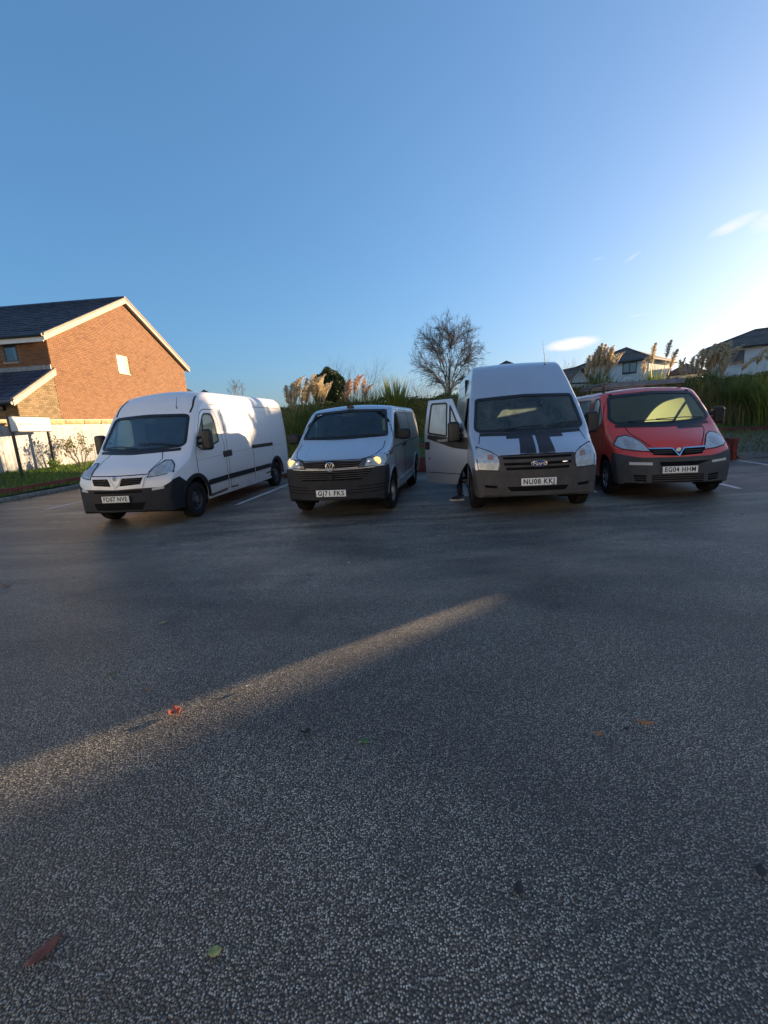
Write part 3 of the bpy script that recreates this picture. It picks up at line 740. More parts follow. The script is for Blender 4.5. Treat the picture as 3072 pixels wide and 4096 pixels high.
    for zz, w_ in ((.69, .55), (.725, .58), (.76, .62), (.795, .65)): v.line('grille_bar', [(-w_, zz), (w_, zz)], .012, 'plastic_grey', 'f', 20, .016, .012, lg)
    v.box('sensor_cover', (0.0, -.012, .72), (.10, .03, .10), 'plastic', bevel=.01)
    # round badge: ring, V over W
    h, n = v.P_smooth(0, .885, 'f'); c = h+Vector((0, -.020, 0))
    bd = MB().lathe([(.012, .001), (.012, .075), (.0, .080)], 32, 'y').build('badge', 'ink', v.root, smooth=True); bd.location = c
    rg = MB().lathe([(.0, .080), (-.008, .078), (-.010, .072), (-.004, .066), (.006, .066)], 32, 'y').build('badge_ring', 'chrome', bd, smooth=True)
    def stroke(pts, w):
        mb = MB()
        for (a, b) in zip(pts[:-1], pts[1:]):
            a, b = Vector(a), Vector(b); t = (b-a).normalized(); nn = Vector((-t.y, t.x))*w/2; i0 = len(mb.v)
            mb.prism([tuple(a+nn), tuple(b+nn), tuple(b-nn), tuple(a-nn)], -.010, .004, lambda p, q, hh: (p, hh, q))
        return mb
    stroke([(-.026, .060), (0, .008), (.026, .060)], .014).build('badge_letter', 'chrome', bd)
    stroke([(-.058, .032), (-.028, -.056), (0, -.004), (.028, -.056), (.058, .032)], .014).build('badge_letter', 'chrome', bd)
    v.plate('GJ71 FKS', -.018, .45)
    v.wiper([(-.72, 1.335), (-.30, 1.345), (.10, 1.335)], .008); v.wiper([(.05, 1.345), (.40, 1.35), (.74, 1.335)], .008)
    v.patch('windscreen_sticker', [[(-.66, 1.755), (-.56, 1.76)], [(-.65, 1.785), (-.56, 1.79)]], 'plate', 'f', 4, 2, .001, .004)
    v.interior(.95, 1.28, 2.3, (-.45, .2, .58), roof_z=1.75)
    MB().box((.62, 2.12, 1.46), (.22, .06, .36)).build('hanging_vest', 'hivis', v.root, bevel=.02)
    v.finish([(-.4, .1), (-.4, .842), (.36, .855), (.50, .86), (.53, .78), (.53, .1)], 'plastic')
    v.wheels((.90, 3.90), .335, .81, 'steel', steer=R(-2))
    return v
M['hivis'] = simple('hi_vis_fabric', (.55, .60, .06), .7, var=.2)

# ===== silver high roof van with stripes and open door ======================
def transit():
    prof = [(0, .34, .86, .08, .04, 0), (.012, .50, .90, .08, .05, .0), (.03, .72, .925, .08, .05, .01), (.055, .86, .94, .08, .05, .02), (.10, .94, .945, .09, .05, .03),
            (.32, 1.09, .955, .10, .06, .04), (.60, 1.25, .975, .10, .06, .045), (.64, 1.29, .98, .08, .06, .045), (1.15, 1.84, .985, .07, .07, .04), (1.21, 1.90, .985, .08, .08, .04),
            (1.50, 2.18, .985, .07, .07, .03), (1.86, 2.44, .985, .07, .07, .02), (2.10, 2.49, .99, .07, .07, .02), (5.0, 2.49, .99, .07, .07, .02), (5.18, 2.44, .985, .08, .08, .02), (5.23, 2.34, .975, .08, .08, .02)]
    side = [(.25, .96), (.5, .985), (.85, 1.0), (1.25, .995), (1.6, .955), (2.0, .885), (2.5, .79)]
    bow = [(0, .25), (.35, .20), (.62, .13), (1.15, .10), (1.6, .07), (2.1, 0), (5.3, 0)]
    v = Van('panel_van', 'silver high-roof van with black bonnet stripes and its driver door open', 2.378, 6.621, .113, .987, 5.23, prof, side, bow, .30, 'silver2')
    v.arches((.90, 4.15), .40, .37)
    g, _ = v.window('windscreen', [[(-.87, 1.36), (-.82, 1.305), (0, 1.285), (.82, 1.305), (.87, 1.36)], [(-.80, 1.855), (0, 1.885), (.80, 1.855)]], 'glass_ws_mist', 'f', rim=.035, r=.05)
    v.window('door_window', [[(1.10, 1.22), (1.5, 1.28), (2.02, 1.30)], [(1.54, 1.82), (1.62, 1.86), (2.0, 1.86)]], 'glass', 'r', rim=.025, r=.05)
    DR = []   # driver door furniture, built closed and swung afterwards
    gw, _ = v.window('door_window', [[(1.56, 1.24), (2.04, 1.30)], [(1.60, 1.84), (2.0, 1.85)]], 'glass_misty', 'l', rim=.022, r=.05); DR.append(gw)
    gq, _ = v.window('quarter_window', [[(1.18, 1.23), (1.49, 1.24)], [(1.46, 1.70), (1.53, 1.80)]], 'glass_misty', 'l', rim=.02, r=.03); DR.append(gq)
    DR.append(v.patch('door_moulding', [[(1.06, 1.00), (1.40, 1.03), (2.05, 1.20)], [(1.06, 1.22), (1.45, 1.215), (2.05, 1.275)]], 'black', 'l', 14, 4, .008, .014))
    DR.append(v.line('door_handle', [(2.00, 1.07), (2.11, 1.07)], .15, 'black', 'l', 6, .012, .02))
    DR.append(v.line('lock', [(2.00, .83), (2.03, .83)], .035, 'black', 'l', 4, .006, .01))
    DR.append(v.line('door_crease', [(1.07, .96), (2.10, .965)], .02, 'silver2', 'l', 12, .007, .01))
    DR.append(v.line('door_crease', [(1.20, .56), (2.09, .56)], .012, 'gap', 'l', 12, .002, .006))
    me = text_mesh('TRANSIT', .062, .001, .0008, 1.15)
    tx = link('door_lettering', me, 'lightgrey', v.root); h, n = v.P_smooth(1.66, 1.165, 'l')
    tx.matrix_local = Matrix.Translation(h+n*.011) @ Matrix(((0, -.12, -1, 0), (-1, 0, 0, 0), (0, 1, -.12, 0), (0, 0, 0, 1))) @ Matrix.Rotation(R(4), 4, 'Z')
    DR.append(tx)
    pr = 'r'
    v.line('door_gap', [(1.06, .62), (1.06, 1.2), (1.14, 1.36), (1.55, 1.92), (2.06, 1.92), (2.12, 1.3), (2.12, .42)], .013, pr='r', n=40)
    v.line('side_strip', [(2.2, .66), (4.6, .66)], .08, 'plastic_grey', 'r', 16, .012, .02)
    for q in ('r', 'l'):
        v.line('roof_seam', [(1.75, 1.98), (5.1, 1.98)], .010, 'gap', q, 20)
    v.line('roof_seam', [(2.2, 2.28), (2.3, 2.22), (5.1, 2.22)], .010, 'gap', 'l', 20)
    for sg in (1, -1):
        rowb = [(sg*.575, .725), (sg*.87, .735)]; mid = [(sg*.575, .84), (sg*.885, .88)]; rowt = [(sg*.575, .935), (sg*.68, 1.005), (sg*.875, 1.075)]
        hl = v.patch('headlight', [rowb, mid, rowt], 'reflector', 'f', 10, 9, .004)
        v.patch('lens', [rowb, mid, rowt], 'lens', 'f', 10, 9, .020, None, hl)
        v.ring('headlight_seal', [(sg*.575, .725), (sg*.72, .728), (sg*.87, .735), (sg*.885, .88), (sg*.875, 1.075), (sg*.68, 1.005), (sg*.575, .935)], 'gap', 'f', .008, .004, .010, .014, parent=hl)
        v.patch('lamp_bowl', [[(sg*.62, .75), (sg*.84, .755)], [(sg*.62, .82), (sg*.84, .83)]], 'lightgrey', 'f', 6, 4, .012, .01, hl)
        v.patch('indicator', [[(sg*.64, .885), (sg*.73, .89)], [(sg*.645, .955), (sg*.73, .965)]], 'amber', 'f', 6, 4, .012, .01, hl)
        v.line('bonnet_gap', [(sg*.80, 1.24), (sg*.83, 1.12)], .012, 'gap', 'f', 10)
        v.patch('bonnet_stripe', [[(sg*.02+.01, .965), (sg*.265+.01, .955)], [(sg*.02+.03, 1.26), (sg*.225+.03, 1.26)]], 'stripe', 'f', 8, 10, .003, .006)
        v.patch('bonnet_vent', [[(sg*.20+.04, 1.185), (sg*.44+.04, 1.185)], [(sg*.19+.04, 1.235), (sg*.43+.04, 1.235)]], 'black', 'f', 8, 3, .006, .01)
        fog = v.patch('fog_lamp', [[(sg*.60, .445), (sg*.78, .455)], [(sg*.60, .485), (sg*.78, .50)]], 'gap', 'f', 8, 3, .010, .012)
    v.line('bonnet_edge', [(-.55, .945), (0, .955), (.55, .945)], .012, 'gap', 'f', 24)
    gr = v.patch('grille', [[(-.565, .70), (.565, .70)], [(-.565, .935), (0, .945), (.565, .935)]], 'plastic_grey', 'f', 20, 6, .012, .02)
    for z0_, z1_, w_ in ((.725, .765, .46), (.795, .835, .49), (.885, .918, .50)):
        v.patch('grille_slot', [[(-w_, z0_), (w_, z0_)], [(-w_-.01, z1_), (w_+.01, z1_)]], 'gap', 'f', 16, 3, .0145, .008, gr)
    v.line('grille_badge', [(.36, .822), (.44, .823)], .014, 'chrome', 'f', 4, .020, .008, gr)
    # oval badge
    c = v.P(0, .815, 'f')[0]+Vector((0.01, -.030, 0))
    bd = MB().lathe([(.012, .001), (.012, .115), (.0, .125), (-.008, .120), (-.009, .112), (-.004, .106)], 36, 'y').build('badge', 'chrome', v.root, smooth=True); bd.scale = (1, 1, .42); bd.location = c
    ov = MB().lathe([(-.008, .001), (-.008, .100), (.0, .108)], 36, 'y').build('badge_field', 'blue_badge', bd, smooth=True)
    me = text_mesh('Ford', .11, .001, .002, 1.0, .25); me.transform(Matrix.Diagonal((1, 1/.55, 1, 1)))
    t = link('badge_lettering', me, 'chrome', bd); t.location = (0, -.0105, 0); t.rotation_euler = (R(90), 0, 0)
    v.patch('lower_grille', [[(-.40, .40), (.40, .40)], [(-.46, .47), (.46, .47)]], 'gap', 'f', 16, 3, .010, .012)
    v.line('bumper_lip', [(-.86, .52), (-.70, .405), (0, .375), (.70, .405), (.86, .52)], .014, 'plastic_light', 'f', 40, .014, .012)
    v.plate('NU08 KKJ', -.018, .545)
    v.wiper([(-.42, 1.305), (-.10, 1.345), (.20, 1.35)]); v.wiper([(.28, 1.33), (.55, 1.375), (.80, 1.375)])
    v.line('scuttle', [(-.80, 1.262), (0, 1.245), (.80, 1.262)], .05, 'black', 'f', 24, .004, .01)
    h = v.P(.52, 2.42, 'f')[0]; v.tube('aerial', [h, h+Vector((0, 0, .05)), h+Vector((-.06, -.02, .42))], [.016, .006, .002], 'black')
    v.interior(.72, 1.27, 2.55, (-.45, .2, .58), roof_z=2.3)
    door_poly = [(1.06, .40), (1.06, 1.18), (1.12, 1.32), (1.50, 1.91), (2.08, 1.91), (2.13, 1.3), (2.12, .40)]
    arch = [(.90+.43*math.cos(R(t)), .37+.43*math.sin(R(t))) for t in range(-10, 66, 8)]
    dp = [(1.36, .36), (1.315, .47), (1.24, .62), (1.14, .74), (1.06, .80), (1.06, 1.18), (1.12, 1.32), (1.50, 1.91), (2.08, 1.91), (2.13, 1.3), (2.12, .36)]
    res = v.finish([(-.4, .1), (-.4, .712), (.28, .725), (.44, .745), (.52, .70), (.52, .1)], 'plastic_grey', [('driver_door', dp, None, -1.6, -.60, 0)])
    door = res[1]
    # swing the door about its front hinge
    hx, hy = -.955, 1.08
    piv = empty('pivot', (hx, hy, 0)); 
    ang = R(46)
    Mx = Matrix.Translation((hx, hy, 0)) @ Matrix.Rotation(ang, 4, 'Z') @ Matrix.Translation((-hx, -hy, 0))
    bpy.data.objects.remove(piv)
    door.data.transform(Mx)
    tag(door, 'driver door of the van swung open')
    def swing(o):
        if o.parent == v.root: o.parent = door
        o.data = o.data.copy(); o.data.transform(Mx @ o.matrix_local) if o is tx else o.data.transform(Mx)
        if o is tx: o.matrix_local = Matrix.Identity(4)
        for ch in o.children:
            ch.parent = door; ch.data.transform(Mx)
    for o in DR: swing(o)
    # inner door lining
    mb = MB(); mb.prism([(1.38, .42), (1.12, .86), (1.12, 1.2), (2.08, 1.24), (2.08, .42)], -.935, -.86, lambda a, b, h: (h, a, b)); ln = mb.build('door_lining', 'interior', door, bevel=.01); ln.data.transform(Mx)
    mr = v.mirror(-1, 1.12, 1.13, 1.36, .20, .36, .14, 'black', armlen=.06)
    mr.parent = door; mr.location = Mx @ Vector((-1.10, 1.28, 1.32)); mr.rotation_euler = (0, 0, ang*.35)
    v.mirror(1, 1.14, 1.16, 1.36, .20, .36, .14, 'black', armlen=.08)
    v.wheels((.90, 4.15), .335, .85, 'steel_dark')
    return v
M['stripe'] = simple('matt_black_stripe', (.022, .018, .022), .5, var=.2, nscale=6)

# ===== red van ==============================================================
def vivaro():
    prof = [(0, .30, .84, .10, .04, 0), (.012, .44, .89, .10, .05, .0), (.03, .60, .92, .10, .05, .01), (.055, .73, .93, .10, .05, .015), (.10, .81, .935, .12, .05, .025),
            (.28, .95, .95, .15, .07, .05), (.50, 1.07, .965, .15, .08, .055), (.73, 1.195, .98, .13, .08, .055), (.77, 1.225, .98, .12, .08, .055), (1.48, 1.79, .99, .10, .10, .05), (1.60, 1.85, 1, .12, .10, .05),
            (1.9, 1.885, 1, .13, .12, .05), (2.6, 1.90, 1, .13, .12, .05), (4.45, 1.89, 1, .13, .12, .05), (4.7, 1.82, .985, .13, .12, .04), (4.78, 1.70, .97, .12, .12, .03)]
    side = [(.25, .955), (.5, .985), (.8, 1.0), (1.15, .985), (1.5, .935), (1.95, .86)]
    bow = [(0, .34), (.3, .28), (.75, .17), (1.5, .13), (2.0, 0), (4.8, 0)]
    v = Van('panel_van', 'faded red low-roof van with roof bars at the right end of the row', 4.911, 7.186, .205, .952, 4.78, prof, side, bow, .27, 'red')
    v.arches((.86, 3.95), .39, .35)
    g, _ = v.window('windscreen', [[(-.83, 1.36), (-.74, 1.275), (-.3, 1.25), (0, 1.245), (.3, 1.25), (.74, 1.275), (.83, 1.36)], [(-.735, 1.77), (-.66, 1.80), (0, 1.835), (.66, 1.80), (.735, 1.77)]], 'glass_ws_red', 'f', rim=.04, r=.05)
    for sg, pr in ((1, 'r'), (-1, 'l')):
        gw, _ = v.window('door_window', [[(1.16, 1.32), (1.36, 1.18), (1.60, 1.29), (1.98, 1.33)], [(1.58, 1.72), (1.66, 1.77), (1.88, 1.765), (1.97, 1.66)]], 'glass' if sg > 0 else 'glass_misty', pr, rim=.022, r=.08)
        v.line('window_divider', [(1.44, 1.24), (1.56, 1.72)], .03, 'black', pr, 8, .004, .012, gw)
        v.window('side_window', [[(2.24, 1.30), (3.2, 1.30)], [(2.24, 1.75), (3.2, 1.75)]], 'glass_misty', pr, rim=.02, r=.05)
        v.line('door_gap', [(1.02, .62), (1.02, 1.15), (1.16, 1.38), (1.55, 1.83), (2.0, 1.83), (2.08, 1.7), (2.10, 1.2), (2.10, .40)], .013, pr=pr, n=40)
        v.line('body_crease', [(.42, .84), (.75, 1.02), (1.15, 1.16)], .016, 'red', pr, 16, .007, .012)
        v.line('side_strip', [(1.32, .52), (3.5, .52)], .09, 'plastic_grey', pr, 16, .012, .02)
        v.line('door_handle', [(1.86, 1.12), (2.02, 1.12)], .06, 'black', pr, 6, .018, .02)
        rowb = [(sg*.405, .815), (sg*.60, .83), (sg*.78, .86), (sg*.86, .91)]; rowt = [(sg*.41, .83), (sg*.47, .93), (sg*.56, 1.03), (sg*.66, 1.075), (sg*.78, 1.05), (sg*.865, .93)]
        hl = v.patch('headlight', [rowb, rowt], 'reflector', 'f', 16, 7, .004)
        v.patch('lens', [rowb, rowt], 'lens', 'f', 16, 7, .020, None, hl)
        v.ring('headlight_seal', rowb+rowt[:0:-1], 'gap', 'f', .009, .003, .010, .014, parent=hl)
        v.patch('lamp_bowl', [[(sg*.60, .88), (sg*.70, .885)], [(sg*.575, .945), (sg*.725, .95)], [(sg*.61, 1.01), (sg*.70, 1.015)]], 'lightgrey', 'f', 8, 5, .012, .01, hl)
        v.mirror(sg, 1.12, 1.32, 1.33, .19, .30, .13, 'plastic', armlen=.08)
        v.patch('bumper_grille', [[(sg*.46, .315), (sg*.62, .325)], [(sg*.46, .42), (sg*.64, .43)]], 'gap', 'f', 8, 4, .010, .012)
        for zz in (.35, .385): v.line('grille_bar', [(sg*.46, zz), (sg*.63, zz+.006)], .010, 'plastic_grey', 'f', 6, .014, .01)
    v.patch('fog_lamp', [[(.52, .60), (.78, .615)], [(.52, .635), (.78, .655)]], 'lightgrey', 'f', 8, 3, .012, .014)
    st = v.patch('bumper_sticker', [[(-.70, .595), (-.38, .59)], [(-.70, .642), (-.38, .635)]], 'lightgrey', 'f', 10, 3, .010, .008)
    v.line('bonnet_gap', [(-.62, 1.24), (-.60, 1.12), (-.44, .96), (-.36, .865)], .012, 'gap', 'f', 20); v.line('bonnet_gap', [(.62, 1.24), (.60, 1.12), (.44, .96), (.36, .865)], .012, 'gap', 'f', 20)
    v.patch('bonnet_vent', [[(.17, 1.155), (.62, 1.16)], [(.16, 1.195), (.60, 1.20)]], 'black', 'f', 10, 3, .004, .008)
    gr = v.patch('grille', [[(-.36, .755), (0, .735), (.36, .755)], [(-.42, .845), (0, .845), (.42, .845)]], 'gap', 'f', 20, 4, .006, .014)
    for sg in (1, -1):
        v.line('grille_wing', [(0, .735), (sg*.045, .80), (sg*.085, .850), (sg*.42, .855)], .020, 'chrome', 'f', 20, .018, .014, gr)
        for zz in (.785, .815): v.line('grille_bar', [(sg*.09, zz), (sg*.37, zz)], .010, 'plastic_grey', 'f', 10, .012, .008, gr)
    emblem(v, 0, .828, .038)
    v.patch('bumper_slot', [[(-.26, .575), (.26, .575)], [(-.28, .64), (.50, .645)]], 'gap', 'f', 14, 3, .010, .012)
    lg = v.patch('lower_grille', [[(-.38, .305), (.38, .305)], [(-.38, .43), (.38, .43)]], 'gap', 'f', 16, 4, .010, .012)
    for zz in (.335, .37, .405): v.line('grille_bar', [(-.37, zz), (.37, zz)], .012, 'plastic_grey', 'f', 14, .016, .012, lg)
    v.plate('EG04 HHM', -.020, .515)
    v.wiper([(-.55, 1.295), (-.15, 1.305), (.2, 1.285)], .009); v.wiper([(-.1, 1.315), (.35, 1.325), (.68, 1.305)], .009)
    v.line('scuttle', [(-.76, 1.235), (0, 1.215), (.76, 1.235)], .045, 'black', 'f', 24, .004, .01)
    v.interior(.85, 1.22, 2.2, (-.45, .2, .58), roof_z=1.75)
    v.finish([(-.4, .1), (-.4, .70), (.14, .715), (.34, .78), (.46, .815), (.52, .74), (.53, .1)], 'plastic_light')
    v.wheels((.86, 3.95), .315, .81, 'hubcap')
    # roof bars
    for yy in (1.95, 3.0, 3.95):
        zz = v.P(0, yy, 't')[0].z
        b = MB().box((0, yy, zz+.085), (1.46, .05, .035)).build('roof_bar', 'bar', v.root, bevel=.006)
        for sg in (1, -1): MB().box((sg*.70, yy, zz+.02), (.05, .06, .13)).build('roof_bar_foot', 'black', b, bevel=.006)
    b = MB().box((.05, 1.86, v.P(0, 1.9, 't')[0].z+.085), (1.40, .012, .10), Euler((R(-25), 0, 0)).to_matrix()).build('wind_deflector', 'bar', v.root, bevel=.004)
    for sg in (-.66, .66): MB().box((sg, 2.95, v.P(0, 3, 't')[0].z+.125), (.035, 2.1, .035)).build('roof_rail', 'bar', v.root, bevel=.006)
    return v
M['bar'] = simple('grey_roof_bar', (.16, .16, .16), .5, metal=.3, var=.25)

VANS = [movano(), t6(), transit(), vivaro()]
# ------------------------------------------------------------------ the place
BA = 0.17
_ca, _sa = math.cos(BA), math.sin(BA)
def BW(u, v, z=0.0): return Vector((u*_ca+v*_sa, -u*_sa+v*_ca, z))
def pol(az, D, z=0.0): return Vector((D*math.sin(R(az)), D*math.cos(R(az)), z))
def sp_(s, p, z=0.0):      # along / across the sun's ground direction
    return Vector((s*math.sin(SUN_AZ)+p*math.cos(SUN_AZ), s*math.cos(SUN_AZ)-p*math.sin(SUN_AZ), z))
def sstep(a, b, x):
    t = max(0., min(1., (x-a)/(b-a))); return t*t*(3-2*t)
def hterr(u, v):
    z = -.03
    if u < -12.70:
        z = .14+.46*sstep(-12.7, -15.9, u)+.02*math.sin(u*2.1+v*1.3)
        if v > 13.4: z = max(z, .0)
        return z
    if v > 13.50:
        zb = .40+.14*sstep(13.5, 16.6, v) if v < 16.62 else .70+.32*sstep(16.6, 19.0, v)+.45*sstep(19, 26, v)
        k = sstep(7.3, 7.7, u)
        zr = -.01+.56*sstep(13.4, 16.6, v) if v < 16.62 else zb
        z = zb*(1-k)+zr*k
        z += .025*math.sin(u*1.7)*math.cos(v*2.3)
        if u < -12.5: z = max(z, .4)
    return z

# materials of the setting
def asphalt():
    m, nt, b = new_mat('asphalt')
    p = wpos(nt)
    vo = nd(nt, 'ShaderNodeTexVoronoi'); vo.voronoi_dimensions = '2D'; setin(vo, Scale=128., Randomness=1.); nt.links.new(p, vo.inputs['Vector'])
    vo2 = nd(nt, 'ShaderNodeTexVoronoi'); vo2.voronoi_dimensions = '2D'; setin(vo2, Scale=230., Randomness=1.); nt.links.new(p, vo2.inputs['Vector'])
    sc = nd(nt, 'ShaderNodeSeparateColor'); nt.links.new(vo.outputs['Color'], sc.inputs[0])
    stone = ramp(nt, sc.outputs[0], [(.0, (.044, .040, .034)), (.35, (.118, .107, .089)), (.62, (.25, .230, .192)), (.85, (.42, .395, .34)), (1, (.58, .55, .48))])
    body = ramp(nt, vo.outputs['Distance'], [(.32, (1, 1, 1)), (.48, (0, 0, 0))])
    c = mixc(nt, body, (.014, .013, .011), stone)
    big = noise(nt, .45, 5, .6, vec=p, dist=.6)
    mp = nd(nt, 'ShaderNodeMapping'); mp.inputs['Scale'].default_value = (.28, 1.3, 1); mp.inputs['Rotation'].default_value = (0, 0, R(12)); nt.links.new(p, mp.inputs['Vector'])
    dust = ramp(nt, noise(nt, 1.0, 6, .65, vec=mp.outputs[0], dist=1.2), [(.42, (0, 0, 0)), (.66, (1, 1, 1))])
    sep = nd(nt, 'ShaderNodeSeparateXYZ'); nt.links.new(p, sep.inputs[0])
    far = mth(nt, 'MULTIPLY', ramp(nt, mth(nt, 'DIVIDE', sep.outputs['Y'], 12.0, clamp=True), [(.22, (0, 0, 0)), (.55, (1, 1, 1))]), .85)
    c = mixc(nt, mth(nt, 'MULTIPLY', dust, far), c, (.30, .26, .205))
    k = ramp(nt, big, [(.3, (.72, .72, .74)), (.7, (1.25, 1.24, 1.22))]); c = mixc(nt, 1.0, c, k, 'MULTIPLY')
    # tyre scuffs and damp patches
    mp2 = nd(nt, 'ShaderNodeMapping'); mp2.inputs['Scale'].default_value = (.22, 1.0, 1); mp2.inputs['Rotation'].default_value = (0, 0, R(-14)); nt.links.new(p, mp2.inputs['Vector'])
    wv = nd(nt, 'ShaderNodeTexWave'); setin(wv, Scale=.55, Distortion=9., Detail=4., Detail_Scale=1.2); nt.links.new(mp2.outputs[0], wv.inputs['Vector'])
    sc2 = ramp(nt, wv.outputs['Fac'], [(.0, (.72, .72, .73)), (.35, (1, 1, 1)), (.8, (1, 1, 1)), (1, (1.22, 1.2, 1.17))])
    c = mixc(nt, .8, c, sc2, 'MULTIPLY')
    damp = ramp(nt, noise(nt, .9, 6, .7, vec=p, dist=.8), [(.56, (1, 1, 1)), (.68, (.62, .63, .65))]); c = mixc(nt, 1.0, c, damp, 'MULTIPLY')
    gr = ramp(nt, noise(nt, 26, 5, .75, vec=p), [(.32, (.62, .62, .62)), (.68, (1.4, 1.39, 1.37))]); c = mixc(nt, .75, c, gr, 'MULTIPLY')
    g2 = ramp(nt, noise(nt, 8, 8, .8, vec=p), [(.36, (.60, .60, .61)), (.66, (1.45, 1.43, 1.40))]); c = mixc(nt, mth(nt, 'MULTIPLY', far, 1.0, clamp=True), c, mixc(nt, 1.0, c, g2, 'MULTIPLY'))
    # mud washed in along the kerb on the left
    ug = mth(nt, 'SUBTRACT', mth(nt, 'MULTIPLY', sep.outputs['X'], _ca), mth(nt, 'MULTIPLY', sep.outputs['Y'], _sa))
    mud = ramp(nt, mth(nt, 'DIVIDE', mth(nt, 'ADD', ug, 12.7), 3.2, clamp=True), [(0, (1, 1, 1)), (.45, (.55, .55, .55)), (1, (0, 0, 0))])
    mud = mth(nt, 'MULTIPLY', mud, mth(nt, 'ADD', mth(nt, 'MULTIPLY', big, .9), .1), clamp=True)
    c = mixc(nt, mth(nt, 'MULTIPLY', mud, .75), c, (.19, .135, .075))
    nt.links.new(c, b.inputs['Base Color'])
    r = ramp(nt, big, [(.3, (.30, .30, .30)), (.7, (.48, .48, .48))]); nt.links.new(r, b.inputs['Roughness'])
    b.inputs['Specular IOR Level'].default_value = .65
    h = mth(nt, 'ADD', mth(nt, 'SUBTRACT', 1.0, vo.outputs['Distance']), mth(nt, 'MULTIPLY', vo2.outputs['Distance'], -.35))
    h = mth(nt, 'ADD', h, mth(nt, 'MULTIPLY', sc.outputs[1], .35))
    bump(nt, b, h, .85, .007)
    return m
M['asphalt'] = asphalt()
M['line'] = simple('worn_white_paint', (.66, .66, .64), .6, var=.35, nscale=14, bmp=.4, bscale=90)
def grassmat(name, lo, hi, nscale=1.2, trans=.25):
    m, nt, b = new_mat(name)
    g = nd(nt, 'ShaderNodeNewGeometry')
    f = mth(nt, 'ADD', mth(nt, 'MULTIPLY', noise(nt, nscale, 4, vec=wpos(nt)), .6), mth(nt, 'MULTIPLY', g.outputs['Random Per Island'], .5))
    nt.links.new(ramp(nt, f, [(.25, lo), (.85, hi)]), b.inputs['Base Color'])
    b.inputs['Roughness'].default_value = .55; b.inputs['Specular IOR Level'].default_value = .3
    if trans:
        out = nt.nodes['Material Output']; tl = nd(nt, 'ShaderNodeBsdfTranslucent'); mx = nd(nt, 'ShaderNodeMixShader'); mx.inputs[0].default_value = trans
        nt.links.new(ramp(nt, f, [(.25, lo), (.85, hi)]), tl.inputs[0]); nt.links.new(b.outputs[0], mx.inputs[1]); nt.links.new(tl.outputs[0], mx.inputs[2]); nt.links.new(mx.outputs[0], out.inputs['Surface'])
    return m
M['soil'] = simple('grassy_soil', (.045, .060, .022), .95, var=.5, nscale=1.5, bmp=.5, bscale=9)
M['field'] = simple('distant_ground', (.06, .075, .03), .95, var=.4, nscale=.05)
M['gravel'] = simple('gravel', (.24, .19, .145), .9, var=.5, nscale=30, bmp=.8, bscale=45)
M['grass'] = grassmat('lawn_grass', (.07, .14, .018), (.20, .32, .05))
M['rough'] = grassmat('rough_grass', (.15, .14, .044), (.35, .30, .115))
M['hedge'] = grassmat('hedge_leaf', (.045, .060, .014), (.16, .17, .046), 2.5, .12)
M['conifer'] = grassmat('evergreen_leaf', (.016, .032, .014), (.055, .085, .028), 3.0, .1)
M['pampas'] = grassmat('pampas_blade', (.07, .11, .03), (.21, .26, .075), 1.5, .35)
M['pampas_y'] = grassmat('pampas_blade_yellow', (.10, .14, .025), (.30, .32, .07), 1.5, .35)
M['plume'] = grassmat('pampas_plume', (.60, .50, .34), (.85, .77, .60), 3.0, .6)
M['plume_p'] = grassmat('pampas_plume_pink', (.62, .47, .36), (.80, .64, .52), 3.0, .6)
M['stem'] = simple('dry_stem', (.22, .19, .10), .7, var=.3)
M['bark'] = simple('bark', (.11, .095, .08), .9, var=.4, nscale=6, bmp=.5, bscale=30)
M['twig'] = simple('twig', (.125, .108, .092), .9, var=.3, nscale=3)
M['pale_twig'] = simple('pale_twig', (.30, .28, .26), .9, var=.3, nscale=3)
M['shrub_leaf'] = grassmat('shrub_leaf', (.09, .11, .02), (.34, .30, .08), 6, .3)
M['red_board'] = simple('red_stained_timber', (.18, .042, .028), .75, var=.35, nscale=3, bmp=.3, bscale=40)
M['kerb'] = simple('kerb_concrete', (.20, .20, .18), .9, var=.45, nscale=9, bmp=.5, bscale=60)
def plank_mat():
    m, nt, b = new_mat('painted_fence_board')
    co = objco(nt, scale=(4, 4, .5))
    f = noise(nt, 5, 6, .65, vec=co)
    c = ramp(nt, f, [(.25, (.24, .25, .26)), (.5, (.37, .385, .40)), (.8, (.45, .465, .48))])
    oi = nd(nt, 'ShaderNodeObjectInfo'); k = mth(nt, 'ADD', mth(nt, 'MULTIPLY', oi.outputs['Random'], .28), .82)
    nt.links.new(mixc(nt, 1., c, k, 'MULTIPLY'), b.inputs['Base Color']); b.inputs['Roughness'].default_value = .7
    bump(nt, b, f, .3, .01); return m
M['plank'] = plank_mat()
M['timber'] = simple('weathered_timber', (.36, .24, .12), .8, var=.3, nscale=5, bmp=.3, bscale=40)
M['cream'] = simple('cream_sign_paint', (.74, .71, .62), .5, var=.06, nscale=4)
M['sign_ink'] = simple('faded_sign_lettering', (.30, .26, .20), .6, var=.1)
M['post'] = simple('dark_post', (.035, .030, .026), .6, var=.3)
def brickmat(name, lo, hi):
    m, nt, b = new_mat(name)
    g = nd(nt, 'ShaderNodeNewGeometry')
    f = mth(nt, 'ADD', mth(nt, 'MULTIPLY', g.outputs['Random Per Island'], .7), mth(nt, 'MULTIPLY', noise(nt, .9, 4, vec=wpos(nt)), .4))
    nt.links.new(ramp(nt, f, [(.10, (lo[0]*.7, lo[1]*.66, lo[2]*.66)), (.28, lo), (.9, hi)]), b.inputs['Base Color'])
    b.inputs['Roughness'].default_value = .85; bump(nt, b, noise(nt, 60, 3, vec=wpos(nt)), .3, .01); return m
